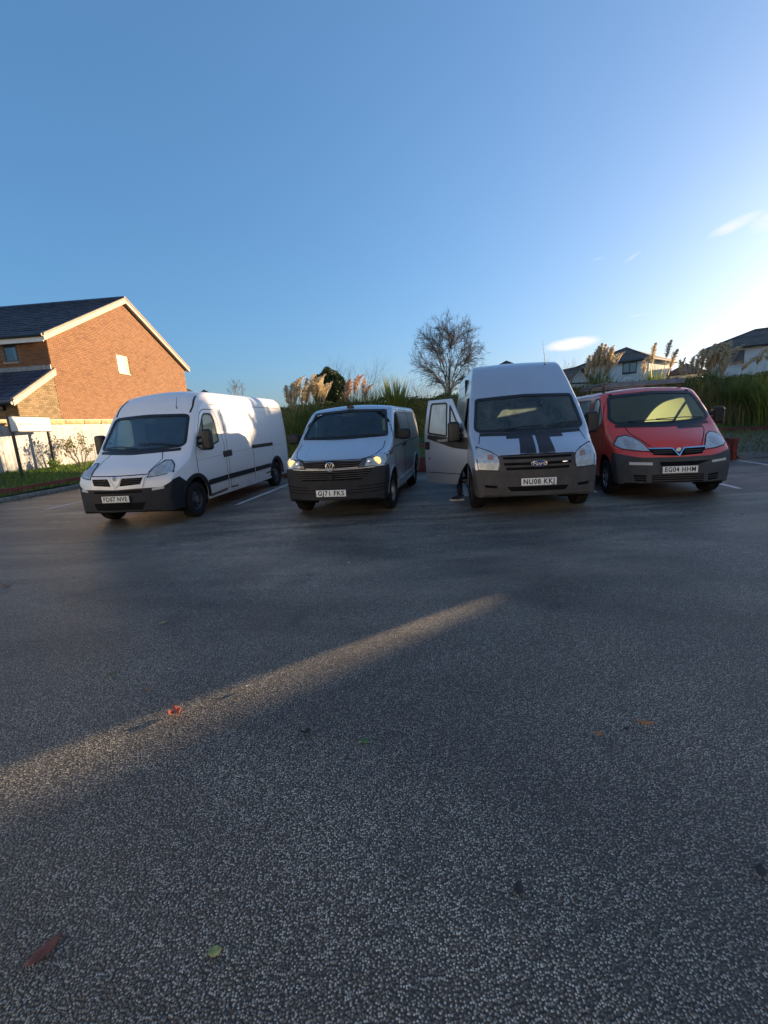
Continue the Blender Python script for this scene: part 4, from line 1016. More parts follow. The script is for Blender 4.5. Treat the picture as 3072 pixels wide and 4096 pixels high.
M['brick'] = brickmat('orange_brick', (.155, .074, .036), (.20, .100, .050))
M['brick_buff'] = brickmat('buff_brick', (.135, .095, .048), (.22, .16, .09))
M['mortar'] = simple('mortar', (.20, .14, .095), .95, var=.2, nscale=5)
M['tile'] = simple('slate_blue_tile', (.042, .056, .088), .38, var=.3, nscale=3, island=.45, spec=.5)
M['tile_brown'] = simple('brown_tile', (.15, .10, .08), .75, var=.3, nscale=2, island=.25)
M['barge'] = simple('cream_bargeboard', (.33, .275, .21), .6, var=.1)
M['verge'] = simple('verge_tile', (.25, .195, .16), .8, var=.2, nscale=8)
M['fascia'] = simple('white_fascia', (.62, .62, .60), .5, var=.1)
M['gutter'] = simple('black_gutter', (.014, .014, .016), .4, var=.2)
M['render'] = simple('white_render', (.66, .65, .62), .9, var=.08, nscale=2, bmp=.3, bscale=30)
M['wframe'] = simple('brown_window_frame', (.045, .035, .030), .5, var=.2)
M['wframe_grey'] = simple('grey_window_frame', (.035, .04, .045), .5, var=.2)
M['wframe_white'] = simple('white_window_frame', (.38, .35, .30), .5, var=.1)
def pane(name, col, rough=.06):
    m, nt, b = new_mat(name); b.inputs['Base Color'].default_value = (*col, 1); b.inputs['Roughness'].default_value = rough
    b.inputs['Specular IOR Level'].default_value = 1.0; b.inputs['Coat Weight'].default_value = 1.0; b.inputs['Coat Roughness'].default_value = .03; return m
M['pane'] = pane('window_pane', (.05, .06, .07))
M['pane_blind'] = pane('window_pane_blind', (.17, .155, .125), .35)

# ---- ground ---------------------------------------------------------------
tag(pydata('ground', [(-600, -300, -.08), (600, -300, -.08), (600, 900, -.08), (-600, 900, -.08)], [(0, 1, 2, 3)], 'field'), kind='structure')
cpv = [BW(-12.55, -40), BW(30, -40), BW(30, 13.47), BW(-12.55, 13.47)]
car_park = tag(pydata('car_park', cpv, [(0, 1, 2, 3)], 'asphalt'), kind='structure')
for u0, va, vb in ((-9.72, 8.9, 13.3), (-7.22, 8.9, 13.3), (-4.72, 8.72, 13.3), (-2.27, 8.8, 13.3), (.18, 8.9, 13.3), (2.63, 8.85, 13.3), (5.06, 8.80, 13.3), (7.45, 8.70, 13.2), (9.9, 8.7, 13.2)):
    vs, fs = [], []; n = 24
    for i in range(n+1):
        vv = va+(vb-va)*i/n; w = .052+random.uniform(-.007, .006)
        vs += [BW(u0-w, vv, .004), BW(u0+w+random.uniform(-.004, .004), vv, .004)]
        if i: fs.append((2*i-2, 2*i-1, 2*i+1, 2*i))
    pydata('bay_line', vs, fs, 'line', car_park)
# faint cross line in the right hand bay
vs = [BW(6.9, 8.45, .004), BW(9.6, 8.45, .004), BW(9.6, 8.53, .004), BW(6.9, 8.53, .004)]

def terrain(name, us, vs_, mat, skip=None):
    V, F = [], []; idx = {}
    for i, u in enumerate(us):
        for j, v in enumerate(vs_):
            idx[i, j] = len(V); V.append(BW(u, v, hterr(u, v)))
    for i in range(len(us)-1):
        for j in range(len(vs_)-1):
            F.append((idx[i, j], idx[i+1, j], idx[i+1, j+1], idx[i, j+1]))
    return tag(pydata(name, V, F, mat, smooth=True, sharp=60), kind='structure')
frange = lambda a, b, st: [a+st*i for i in range(int(round((b-a)/st))+1)]
terrain('grass_verge', frange(-34, -16.5, 1.75)+frange(-16, -12.75, .25), frange(-12, 34, .8), 'soil')
terrain('grass_bank', frange(-12.7, 6.8, .5)+frange(7.0, 14, .35)+frange(15, 60, 3), [13.52, 13.9, 14.4, 15, 15.6, 16.2, 16.6, 16.66, 17.1, 17.6, 18.2, 18.8, 19.4, 20.5, 22, 24, 27, 32, 40, 60, 110], 'soil')
# gravel patch beside the end of the timber edging
V, F = [], []; us = frange(7.50, 16, .45); vv = frange(13.2, 16.5, .3)
for i, u in enumerate(us):
    for j, v in enumerate(vv): V.append(BW(u, v, max(.006, hterr(u, v)+.012+.015*random.random()) if v > 13.45 else .006))
for i in range(len(us)-1):
    for j in range(len(vv)-1):
        a = i*len(vv)+j; F.append((a, a+len(vv), a+len(vv)+1, a+1))
tag(pydata('gravel_slope', V, F, 'gravel'), kind='structure')

def blades(name, pts, hmin, hmax, w, mat, lean=.5, seed=1, kind='stuff', parent=None):
    rnd = random.Random(seed); V, F = [], []
    for p in pts:
        h = rnd.uniform(hmin, hmax); a = rnd.uniform(0, 2*math.pi); l = rnd.uniform(.1, lean)*h
        d = Vector((math.cos(a), math.sin(a), 0)); s_ = Vector((-d.y, d.x, 0))*w*rnd.uniform(.6, 1.2)
        i = len(V); V += [p-s_, p+s_, p+d*l*.35+Vector((0, 0, h*.6))+s_*.7, p+d*l*.35+Vector((0, 0, h*.6))-s_*.7, p+d*l+Vector((0, 0, h))]
        F += [(i, i+1, i+2, i+3), (i+3, i+2, i+4)]
    return tag(pydata(name, V, F, mat, parent), kind=kind) if kind else pydata(name, V, F, mat, parent)
rnd = random.Random(3)
P_ = []
for _ in range(16000):
    u, v = rnd.uniform(-16.2, -12.72), rnd.uniform(7.5, 19); P_.append(BW(u, v, hterr(u, v)-.01))
blades('lawn_grass', P_, .05, .13, .011, 'grass', .8, 4)
P_ = []
for _ in range(14000):
    u, v = rnd.uniform(-8, 16), rnd.uniform(13.6, 18.9)
    if u > 7.4 and v < 14.2 and rnd.random() < .8: continue
    P_.append(BW(u, v, hterr(u, v)-.01))
blades('bank_grass', P_, .05, .16, .012, 'grass', .8, 5)
P_ = []
for _ in range(5000):
    u, v = rnd.uniform(7.5, 16), rnd.triangular(13.8, 16.6, 16.2); P_.append(BW(u, v, hterr(u, v)-.005))
blades('gravel_weeds', P_, .05, .15, .012, 'rough', .8, 8)
P_ = []
for _ in range(26000):
    u, v = rnd.uniform(5, 24), rnd.triangular(16.8, 19.0, 18.5); P_.append(BW(u, v, hterr(u, v)+rnd.uniform(.2, 1.0)*sstep(17.0, 18.6, v)-.05))
blades('rough_bank_grass', P_, .25, .75, .015, 'rough', .9, 6)

# ---- kerb and timber edging ----------------------------------------------
kerb = tag(empty('kerb', BW(-12.62, 10)), kind='structure')
for i in range(10):
    v0 = 6.2+.915*i; c = BW(-12.62+rnd.uniform(-.012, .012), v0+.455, .055+rnd.uniform(-.006, .006))
    o = MB().box((0, 0, 0), (.13, .90, .13)).build('kerb_stone', 'kerb', kerb, bevel=.018); o.location = c-kerb.location
    o.rotation_euler = (0, 0, -BA+rnd.uniform(-.012, .012))
def edging(label, a, b, za, zb, h, th, seg, group='red timber edging'):
    a, b = Vector(a), Vector(b); r = empty('timber_edging', a); tag(r, label, 'edging', group)
    n = max(1, int(round((b-a).length/seg))); d = (b-a)/n; ang = math.atan2(d.y, d.x)
    for i in range(n):
        m0 = a+d*(i+.5); z = za+(zb-za)*(i+.5)/n
        o = MB().box((0, 0, 0), (d.length-.012, th, h)).build('board', 'red_board', r, bevel=.006)
        o.location = m0-a+Vector((0, 0, z+h/2+rnd.uniform(-.01, .01))); o.rotation_euler = (0, rnd.uniform(-.006, .006)-math.atan2((zb-za)/n, d.length), ang)
    for i in range(n+1):
        z = za+(zb-za)*i/n; m0 = a+d*i
        o = MB().box((0, 0, 0), (.07, .07, h*.92)).build('peg', 'red_board', r, bevel=.005); q = Vector((-d.y, d.x, 0)).normalized()*(th/2+.037)
        o.location = m0-a+q+Vector((0, 0, z+h*.45)); o.rotation_euler = (0, 0, ang)
    return r
edging('low red board edging along the lawn beside the cream sign', BW(-13.0, 6.0), BW(-13.0, 15.9), .10, .16, .20, .04, 2.4)
edging('tall red board edging behind the row of vans', BW(-12.4, 13.50), BW(7.42, 13.50), -.02, -.02, .46, .05, 2.4)
edging('upper red board edging across the grass bank', BW(-8, 16.63), BW(17, 16.63), .50, .50, .20, .04, 2.4)
e = MB().box((0, 0, .26), (.10, .55, .56)).box((0, 0, .56), (.14, .62, .035)).build('edging_end', 'red_board', None, bevel=.006); e.location = BW(7.46, 13.62); e.rotation_euler = (0, 0, -BA)
tag(e, 'red timber end post with flat cap beside the gravel', 'post')

# ---- fence, sign, shrub ---------------------------------------------------
fence = empty('board_fence', BW(-15.75, 12)); tag(fence, 'tall weathered white board fence behind the lawn', 'fence')
Rz = Euler((0, 0, -BA)).to_matrix()
def at(o, w): o.location = Vector(w)-o.parent.location
v0 = 9.0; i = 0
while v0 < 23:
    w = .145+rnd.uniform(-.004, .004); top = 2.24+rnd.uniform(-.012, .012) if v0 > 12.35 else 1.92+rnd.uniform(-.01, .01)
    z0 = .50
    o = MB().box((0, 0, 0), (.022, w, top-z0)).build('plank', 'plank', fence, bevel=.004); at(o, BW(-15.75+rnd.uniform(-.004, .004), v0+w/2, (top+z0)/2)); o.rotation_euler = (rnd.uniform(-.004, .004), 0, -BA)
    v0 += w+.008
for zz in (.85, 1.75): 
    o = MB().box((0, 0, 0), (.05, 13.8, .08)).build('rail', 'timber', fence); at(o, BW(-15.80, 16, zz)); o.rotation_euler = (0, 0, -BA)
for vv_ in (9.1, 12.30, 15.2, 18.1, 21.0):
    o = MB().box((0, 0, 0), (.10, .10, 1.9)).build('fence_post', 'timber' if vv_ != 12.30 else 'plank', fence, bevel=.006); at(o, BW(-15.84 if vv_ != 12.30 else -15.70, vv_, 1.35)); o.rotation_euler = (0, 0, -BA)
f2 = empty('timber_fence', BW(-16.3, 14)); tag(f2, 'brown timber fence just behind the white fence', 'fence')
for k in range(14):
    o = MB().box((0, 0, 0), (.03, .95, .14)).build('rail', 'timber', f2, bevel=.004); at(o, BW(-16.3, 9.3+k*.98, 2.36+.015*rnd.random())); o.rotation_euler = (0, 0, -BA)
    o = MB().box((0, 0, 0), (.05, .97, .05)).build('capping', 'barge', f2, bevel=.004); at(o, BW(-16.29, 9.3+k*.98, 2.46)); o.rotation_euler = (0, 0, -BA)
    o = MB().box((0, 0, 0), (.02, .95, 1.8)).build('panel', 'timber', f2, bevel=.004); at(o, BW(-16.34, 9.3+k*.98, 1.42)); o.rotation_euler = (0, 0, -BA)

sl, sr = Vector((-12.28, 15.13, .36)), Vector((-12.55, 17.22, .34))
sg = empty('sign', (sl+sr)/2); tag(sg, 'cream board sign on two dark posts standing on the lawn', 'sign')
sd = (sr-sl); sd.z = 0; sdn = sd.normalized(); nrm = Vector((sdn.y, -sdn.x, 0)); ang = math.atan2(sdn.y, sdn.x)
pn = MB().box((0, 0, 0), (sd.length+.16, .05, .48)).build('sign_panel', 'cream', sg, bevel=.006); at(pn, (sl+sr)/2*1+Vector((0, 0, 1.89))-Vector((0, 0, 0))); pn.rotation_euler = (0, 0, ang)
pn.location.z = 2.24-sg.location.z
fr = MB().box((0, .01, .255), (sd.length+.20, .06, .03)).box((0, .01, -.255), (sd.length+.20, .06, .03)).box((-(sd.length+.18)/2, .01, 0), (.03, .06, .5)).box(((sd.length+.18)/2, .01, 0), (.03, .06, .5)).build('sign_frame', 'post', pn)
me = text_mesh('BED & BREAKFAST', .165, .001, .002, 1.0)
t = link('sign_lettering', me, 'sign_ink', pn); t.location = (0, -.0265, .0); t.rotation_euler = (R(90), 0, 0)
for q in (sl+sdn*.06, sr-sdn*.06):
    o = MB().box((0, 0, 0), (.075, .075, 1.75)).build('post', 'post', sg, bevel=.006); at(o, q+Vector((0, 0, .80))+nrm*-.045); o.rotation_euler = (0, 0, ang)

def leaf_cloud(pts, size, seed=1, up=.3):
    rnd = random.Random(seed); V, F = [], []
    for p in pts:
        n = Vector((rnd.gauss(0, 1), rnd.gauss(0, 1), rnd.gauss(up, 1))).normalized(); a = n.orthogonal().normalized(); b = n.cross(a)
        t = rnd.uniform(0, 6.28); u = a*math.cos(t)+b*math.sin(t); w = n.cross(u); s_ = size*rnd.uniform(.6, 1.3)
        i = len(V); V += [p-u*s_, p+w*s_*.42+n*s_*.1, p+u*s_, p-w*s_*.42+n*s_*.1]; F.append((i, i+1, i+2, i+3))
    return V, F
def twiggy(mb, p, d, L, r, depth, rnd, spread=.5, up=.15, kids=(3, 5), seg=3, ends=None, sides=4, rmin=.0):
    pts = [Vector(p)]; dd = Vector(d).normalized()
    for k in range(seg):
        dd = (dd+Vector((rnd.gauss(0, .09), rnd.gauss(0, .09), rnd.gauss(up*.25, .07)))).normalized()
        pts.append(pts[-1]+dd*L/seg)
    rr = [max(rmin, r*(1-.55*k/seg)) for k in range(seg+1)]
    mb.tube(pts, rr, sides if depth > 1 else 3, cap=False)
    if ends is not None and depth <= 1: ends += pts[1:]
    if depth <= 0: return
    n = rnd.randint(*kids)
    for k in range(n):
        t = rnd.uniform(.35, 1.0); i = min(int(t*seg), seg-1); q = pts[i].lerp(pts[i+1], t*seg-i)
        ax = Vector((rnd.gauss(0, 1), rnd.gauss(0, 1), rnd.gauss(0, .6))); ax = (ax-dd*ax.dot(dd)).normalized()
        nd_ = (dd+ax*spread*rnd.uniform(.6, 1.4)+Vector((0, 0, up))).normalized()
        twiggy(mb, q, nd_, L*rnd.uniform(.55, .8), r*.55*(1-.3*t), depth-1, rnd, spread, up, kids, seg, ends, sides, rmin)
def shrub(name, label, base, H, stems, mat_twig, depth, seed, leaves=0, leafsize=.05, leafmat='shrub_leaf', group=None, cat='shrub', spread=.5, r=.02):
    rnd = random.Random(seed); o = empty(name, base); tag(o, label, cat, group)
    mb = MB(); ends = []
    for k in range(stems):
        a = rnd.uniform(0, 6.28); twiggy(mb, (.08*math.cos(a), .08*math.sin(a), 0), (.35*math.cos(a), .35*math.sin(a), 1), H*.6, r, depth, rnd, spread, .12, (3, 4), 3, ends)
    mb.build('branches', mat_twig, o, fixn=False)
    if leaves:
        pts = [rnd.choice(ends)+Vector((rnd.gauss(0, .05), rnd.gauss(0, .05), rnd.gauss(.02, .05))) for _ in range(leaves)]
        V, F = leaf_cloud(pts, leafsize, seed); tag(pydata('leaves', V, F, leafmat, o), kind='stuff')
    return o
shrub('shrub', 'leggy shrub with yellowing leaves against the white fence', BW(-14.9, 15.6, .5), 1.25, 7, 'twig', 2, 11, 420, .055)
shrub('shrub', 'small green weed clump at the foot of the white fence', BW(-15.1, 14.6, .46), .5, 6, 'twig', 1, 12, 260, .05, 'grass')

# ---- brick house -----------------------------------------------------------
HL = Vector((-13.44, 19.27, 0)); HD = Vector((.0710, .9975, 0)); HN = Vector((HD.y, -HD.x, 0)); HWID, HLEN = 11.26, 9.0
EZ, AZ_ = 5.84, 8.52
house = empty('brick_house', HL); tag(house, 'orange brick gabled house with slate blue roof on the far left', 'house')
def HP(t, d, z): return HL+HD*t-HN*d+Vector((0, 0, z))     # t along gable, d depth behind gable wall
def hbuild(mb, name, mat, parent=None, **k):
    for i in range(len(mb.v)): mb.v[i] = mb.v[i]-HL
    return mb.build(name, mat, parent or house, **k)
gable = [(0, .6), (HWID, .6), (HWID, EZ), (HWID/2, AZ_), (0, EZ)]
mb = MB(); mb.prism(gable, .012, HLEN, lambda a, b, h: HP(a, h, b)); hbuild(mb, 'wall', 'mortar')
win = (4.38, 5.25, 4.86, 5.74)
def brickwork(name, mat, mapfn, tmin, tmax, zmin, zmax, inside, parent, seed=1, bw=.215, bh=.065, j=.010, depth=.016):
    rnd = random.Random(seed); V, F = [], []; row = 0; z = zmin
    while z < zmax:
        t = tmin-(bw+j)*(.5 if row % 2 else 0)
        while t < tmax:
            a, b = max(t, tmin), min(t+bw, tmax)
            if b-a > .03 and inside((a+b)/2, z+bh/2, (b-a)/2, bh/2):
                q = rnd.uniform(-.003, .004); i = len(V)
                for hh in (-(depth+q), .02):
                    V += [mapfn(a, hh, z), mapfn(b, hh, z), mapfn(b, hh, z+bh), mapfn(a, hh, z+bh)]
                F += [(i, i+1, i+2, i+3), (i, i+4, i+5, i+1), (i+1, i+5, i+6, i+2), (i+2, i+6, i+7, i+3), (i+3, i+7, i+4, i)]
            t += bw+j
        z += bh+j; row += 1
    me = bpy.data.meshes.new(name); me.from_pydata([tuple(p-HL) for p in V], [], F); me.update()
    return tag(link(name, me, mat, parent), kind='stuff')
def in_gable(t, z, dt, dz):
    top = EZ+(AZ_-EZ)*(1-abs(t-HWID/2)/(HWID/2))
    if z+dz > top-.02: return False
    return not (win[0]-dt < t < win[1]+dt and win[2]-dz < z < win[3]+dz)
brickwork('brick_courses', 'brick', HP, 0, HWID, 2.0, AZ_, in_gable, house, 1)
FRd = lambda t, hh, z: HL-HN*t+HD*hh+Vector((0, 0, z))       # front wall, t to the left
fw_ = (1.36, 1.95, 4.93, 5.66)
brickwork('brick_courses', 'brick', FRd, 0, 4.0, 2.0, EZ, lambda t, z, dt, dz: not (fw_[0]-dt < t < fw_[1]+dt and fw_[2]-dz < z < fw_[3]+dz) and z+dz < EZ, house, 2)
# gable window and front window
def hwin(parent, fn, w, fmat, pmat, sill=True, fr=.05):
    a, b, c, d = w; mb = MB()
    for (p, q, r_, s_) in ((a, b, c, c+fr), (a, b, d-fr, d), (a, a+fr, c+fr, d-fr), (b-fr, b, c+fr, d-fr)):
        mb.prism([(p, r_), (q, r_), (q, s_), (p, s_)], -.012, .05, lambda u, z, h: fn(u, h, z))
    o = hbuild(mb, 'window', fmat, parent)
    mb = MB(); mb.prism([(a+fr, c+fr), (b-fr, c+fr), (b-fr, d-fr), (a+fr, d-fr)], .0, .02, lambda u, z, h: fn(u, h, z)); hbuild(mb, 'pane', pmat, o)
    if sill:
        mb = MB(); mb.prism([(a-.05, c-.06), (b+.05, c-.06), (b+.05, c-.002), (a-.05, c-.002)], -.06, .04, lambda u, z, h: fn(u, h, z)); hbuild(mb, 'sill', 'barge', o)
    return o
hwin(house, HP, win, 'wframe_white', 'pane_blind')
hwin(house, FRd, fw_, 'wframe_grey', 'pane')
# roof
def courses(quad, n, mat, name, parent, lift=.03, th=.03, cols=0, base=None):
    """quad: lower-left, lower-right, upper-right, upper-left; stepped tile courses"""
    a, b, c, d = [Vector(q) for q in quad]; nn = (b-a).cross(d-a).normalized()
    if nn.z < 0: nn = -nn
    V, F = [], []; org = base or Vector((0, 0, 0))
    for k in range(n):
        t0, t1 = k/n-.15/n, min(1.0, (k+1)/n)
        la, lb = a.lerp(d, max(0, t0)), b.lerp(c, max(0, t0)); ua, ub = a.lerp(d, t1), b.lerp(c, t1)
        m_ = max(1, cols)
        for q in range(m_):
            s0, s1 = q/m_, (q+1)/m_-(.004 if cols else 0); jz = nn*random.uniform(-.004, .006)
            p = [la.lerp(lb, s0)+nn*lift+jz, la.lerp(lb, s1)+nn*lift+jz, ua.lerp(ub, s1)+nn*.004, ua.lerp(ub, s0)+nn*.004, la.lerp(lb, s0)-nn*.02, la.lerp(lb, s1)-nn*.02]
            i = len(V); V += [x-org for x in p]; F += [(i, i+1, i+2, i+3), (i+4, i+5, i+1, i), (i+5, i+2, i+1), (i+4, i, i+3)]
    return tag(pydata(name, V, F, mat, parent), kind='stuff')
sl_ = (AZ_-EZ)/(HWID/2)
ov = .34; oh = .20
def RP(t, d): return HP(t, d, EZ+sl_*(HWID/2-abs(t-HWID/2))+.16)
mb = MB()
for t0, t1 in ((-ov, HWID/2), (HWID/2, HWID+ov)):
    i = len(mb.v); z = lambda t: EZ+sl_*(HWID/2-abs(t-HWID/2))
    mb.prism([(t0, z(t0)+.03), (t1, z(t1)+.03), (t1, z(t1)+.155), (t0, z(t0)+.155)], -oh+.02, HLEN, lambda a, b, h: HP(a, h, b))
roof = hbuild(mb, 'roof', 'tile')
courses([RP(-ov, HLEN), RP(-ov, -oh), RP(HWID/2, -oh), RP(HWID/2, HLEN)], 17, 'tile', 'roof_tile', roof, .06, .03, 22, HL)
courses([RP(HWID+ov, -oh), RP(HWID+ov, HLEN), RP(HWID/2, HLEN), RP(HWID/2, -oh)], 17, 'tile', 'roof_tile', roof, .06, .03, 22, HL)
for s0, s1 in ((-ov-.02, HWID/2), (HWID/2, HWID+ov+.02)):
    z = lambda t: EZ+sl_*(HWID/2-abs(t-HWID/2))
    mb = MB(); mb.prism([(s0, z(s0)-.06), (s1, z(s1)-.06), (s1, z(s1)+.14), (s0, z(s0)+.14)], -oh-.02, -oh+.015, lambda a, b, h: HP(a, h, b)); hbuild(mb, 'bargeboard', 'barge', roof)
    mb = MB(); mb.prism([(s0, z(s0)+.145), (s1, z(s1)+.145), (s1, z(s1)+.235), (s0, z(s0)+.235)], -oh-.05, -oh+.10, lambda a, b, h: HP(a, h, b)); hbuild(mb, 'verge_tile', 'verge', roof)
    mb = MB(); mb.prism([(s0+.1, z(s0+.1)-.03), (s1, z(s1)-.03), (s1, z(s1)-.005), (s0+.1, z(s0+.1)-.005)], -oh+.016, .0, lambda a, b, h: HP(a, h, b)); hbuild(mb, 'soffit', 'fascia', roof)
mb = MB(); mb.tube([HP(HWID/2, -oh-.02, AZ_+.20), HP(HWID/2, HLEN, AZ_+.20)], .09, 8); hbuild(mb, 'ridge_tile', 'tile', roof)
mb = MB(); mb.tube([HP(-ov-.05, -oh, EZ-.02), HP(-ov-.05, HLEN, EZ-.02)], .065, 8); hbuild(mb, 'gutter', 'gutter', roof)
mb = MB(); mb.prism([(-ov, EZ-.26), (-ov+.03, EZ-.26), (-ov+.03, EZ-.04), (-ov, EZ-.04)], -oh+.05, HLEN, lambda a, b, h: HP(a, h, b)); hbuild(mb, 'fascia_board', 'fascia', roof)
# lean-to in front of the house
XT, XL = 4.42, 3.25; XD = 2.05
lt = empty('lean_to', (0, 0, 0), 0, house)
mb = MB(); mb.prism([(0, .6), (-XD, .6), (-XD, XL), (0, XT)], .015, 6.0, lambda a, b, h: HP(a, h, b)); hbuild(mb, 'lean_to_wall', 'mortar', house)
bpy.data.objects.remove(lt)
brickwork('brick_courses', 'brick_buff', HP, -XD, 0, 2.0, XT, lambda t, z, dt, dz: z+dz < XL+(XT-XL)*(t+XD)/XD-.02, house, 3)
brickwork('brick_courses', 'brick_buff', lambda t, hh, z: FRd(t, hh, z)-HD*XD, 0, 3.0, 2.0, XL, lambda t, z, dt, dz: z+dz < XL, house, 4)
k_ = (XT-XL)/XD
lz = lambda t: XL+k_*(t+XD)
mb = MB(); mb.prism([(-XD-.3, lz(-XD-.3)+.02), (0, lz(0)+.02), (0, lz(0)+.12), (-XD-.3, lz(-XD-.3)+.12)], -.14, 6, lambda a, b, h: HP(a, h, b)); lr = hbuild(mb, 'lean_to_roof', 'tile')
courses([HP(-XD-.3, 6, lz(-XD-.3)+.125), HP(-XD-.3, -.15, lz(-XD-.3)+.125), HP(0, -.15, lz(0)+.125), HP(0, 6, lz(0)+.125)], 8, 'tile', 'roof_tile', lr, .03, .03, 18, HL)
mb = MB(); mb.prism([(-XD-.32, lz(-XD-.32)-.10), (-.02, lz(-.02)-.10), (-.02, lz(-.02)+.10), (-XD-.32, lz(-XD-.32)+.10)], -.175, -.145, lambda a, b, h: HP(a, h, b)); hbuild(mb, 'bargeboard', 'barge', lr)
mb = MB(); mb.prism([(-XD-.32, lz(-XD-.32)+.105), (-.02, lz(-.02)+.105), (-.02, lz(-.02)+.19), (-XD-.32, lz(-XD-.32)+.19)], -.20, -.08, lambda a, b, h: HP(a, h, b)); hbuild(mb, 'verge_tile', 'verge', lr)
mb = MB(); mb.prism([(-.05, XT+.12), (-.02, XT+.12), (-.02, XT+.30), (-.05, XT+.30)], 0, 6, lambda a, b, h: HP(a, h, b)); hbuild(mb, 'lead_flashing', 'rim', lr)
mb = MB(); mb.tube([HP(-XD-.36, -.15, lz(-XD-.32)+.0), HP(-XD-.36, 6, lz(-XD-.32)+.0)], .06, 8); hbuild(mb, 'gutter', 'gutter', lr)
mb = MB(); mb.box(FRd(.55, -XD-.08, 2.95), (.16, .16, .22)); hbuild(mb, 'wall_lamp', 'gutter', house, bevel=.02)

# ---- rendered houses on the hill -------------------------------------------
def hip_house(name, label, near, ang, wl, dp, base, eave, ridge, wall='render', roof_mat='tile_brown', wins=(), gable=False, gable_near=False, group='houses beyond the hedge', n=12, cat='house'):
    """near: near corner (x, y); first wall runs from it along ang for wl, second at right angles (away) for dp"""
    o = empty(name, (near[0], near[1], base)); tag(o, label, cat, group)
    d1 = Vector((math.cos(ang), math.sin(ang), 0)); d2 = Vector((-d1.y, d1.x, 0))
    if d2.dot(Vector((near[0], near[1], 0))) < 0: d2 = -d2
    P3 = lambda a, b, z: d1*a+d2*b+Vector((0, 0, z-base))
    oh = .45
    mb = MB(); mb.prism([(0, 0), (wl, 0), (wl, dp), (0, dp)], base-.5, eave, lambda a, b, h: P3(a, b, h)); mb.build('wall', wall, o)
    e = eave-.10
    c = [P3(-oh, -oh, e), P3(wl+oh, -oh, e), P3(wl+oh, dp+oh, e), P3(-oh, dp+oh, e)]
    if gable: r1, r2 = P3(-oh, dp/2, ridge), P3(wl+oh, dp/2, ridge)
    else:
        q = min(wl, dp)/2
        r1, r2 = (P3(q, dp/2, ridge), P3(max(q+.05, wl-q), dp/2, ridge)) if wl >= dp else (P3(wl/2, q, ridge), P3(wl/2, dp-q, ridge))
    if gable_near: r1 = P3(-oh, dp/2, ridge)
    mb = MB(); mb.v = c+[r1, r2]
    if gable: mb.f = [(0, 1, 5, 4), (2, 3, 4, 5)]
    elif wl >= dp: mb.f = [(0, 1, 5, 4), (2, 3, 4, 5), (1, 2, 5), (3, 0, 4), (0, 3, 2, 1)]
    else: mb.f = [(0, 1, 4), (1, 2, 5, 4), (2, 3, 5), (3, 0, 4, 5), (0, 3, 2, 1)]
    if gable:
        tri = [(0, eave-.01), (dp, eave-.01), (dp/2, ridge-.12*(ridge-eave))]
        for a0, a1 in ((0, .2), (wl-.2, wl)): MB().prism(tri, a0, a1, lambda p, q, h: P3(h, p, q)).build('gable_wall', wall, o)
        for b0 in (-oh, dp+oh): MB().tube([P3(-oh, b0, eave-.12), P3(-oh, dp/2, ridge-.02)], .07, 6).build('bargeboard', 'barge', o)
    rf = mb.build('roof', roof_mat, o)
    if wl >= dp or gable: quads = [(c[0], c[1], r2, r1), (c[3], c[0], r1, r1) if not gable else None, (c[1], c[2], r2, r2) if not gable else None]
    else: quads = [(c[0], c[1], r1, r1), (c[1], c[2], r2, r1), (c[3], c[0], r1, r2)]
    for q in quads:
        if q: courses(q, n, roof_mat, 'roof_tile', rf, .03, .03, 1)
    fb = MB()
    for i in range(4):
        a, b = c[i], c[(i+1) % 4]; fb.tube([a-Vector((0, 0, .06)), b-Vector((0, 0, .06))], .08, 6)
    fb.build('gutter', 'wframe', rf)
    for hp_ in ((c[0], r1), (c[1], r2 if (wl >= dp or gable) else r1)):
        MB().tube([hp_[0]+Vector((0, 0, .05)), hp_[1]+Vector((0, 0, .05))], .07, 6).build('ridge_tile', roof_mat, rf)
    MB().tube([r1+Vector((0, 0, .05)), r2+Vector((0, 0, .05))], .08, 6).build('ridge_tile', roof_mat, rf)
    for (face, a0, a1, z0, z1) in wins:
        fn = (lambda u, h, z: P3(u, h, z)) if face == 0 else (lambda u, h, z: P3(h, u, z))
        mb = MB(); f_ = .07
        mid = (a0+a1)/2
        for (p, q, r_, s_) in ((a0, a1, z0, z0+f_), (a0, a1, z1-f_, z1), (a0, a0+f_, z0+f_, z1-f_), (a1-f_, a1, z0+f_, z1-f_), (mid-f_/2, mid+f_/2, z0+f_, z1-f_)):
            mb.prism([(p, r_), (q, r_), (q, s_), (p, s_)], -.05, .0, lambda u, z, h: fn(u, h, z))
        w = mb.build('window', 'wframe', o)
        for (p, q) in ((a0+f_, mid-f_/2), (mid+f_/2, a1-f_)):
            mb = MB(); mb.prism([(p, z0+f_), (q, z0+f_), (q, z1-f_), (p, z1-f_)], -.02, -.004, lambda u, z, h: fn(u, h, z)); mb.build('pane', 'pane', w)
        mb = MB(); mb.prism([(a0-.08, z0-.1), (a1+.08, z0-.1), (a1+.08, z0-.003), (a0-.08, z0-.003)], -.12, .0, lambda u, z, h: fn(u, h, z)); mb.build('sill', 'render', w)
    return o
# middle house: near corner az 31, left end az 24
D0 = 54.; nc = pol(30.9, D0); le = pol(24.2, D0*1.045); a_ = math.atan2(le.y-nc.y, le.x-nc.x); wl = (le-nc).length
hip_house('house', 'white rendered house with a brown hipped roof behind the tall pampas plumes', (nc.x, nc.y), a_, wl, 7.5, 1.0, 6.40, 8.05, wins=((0, wl*.16, wl*.36, 4.98, 6.15),))
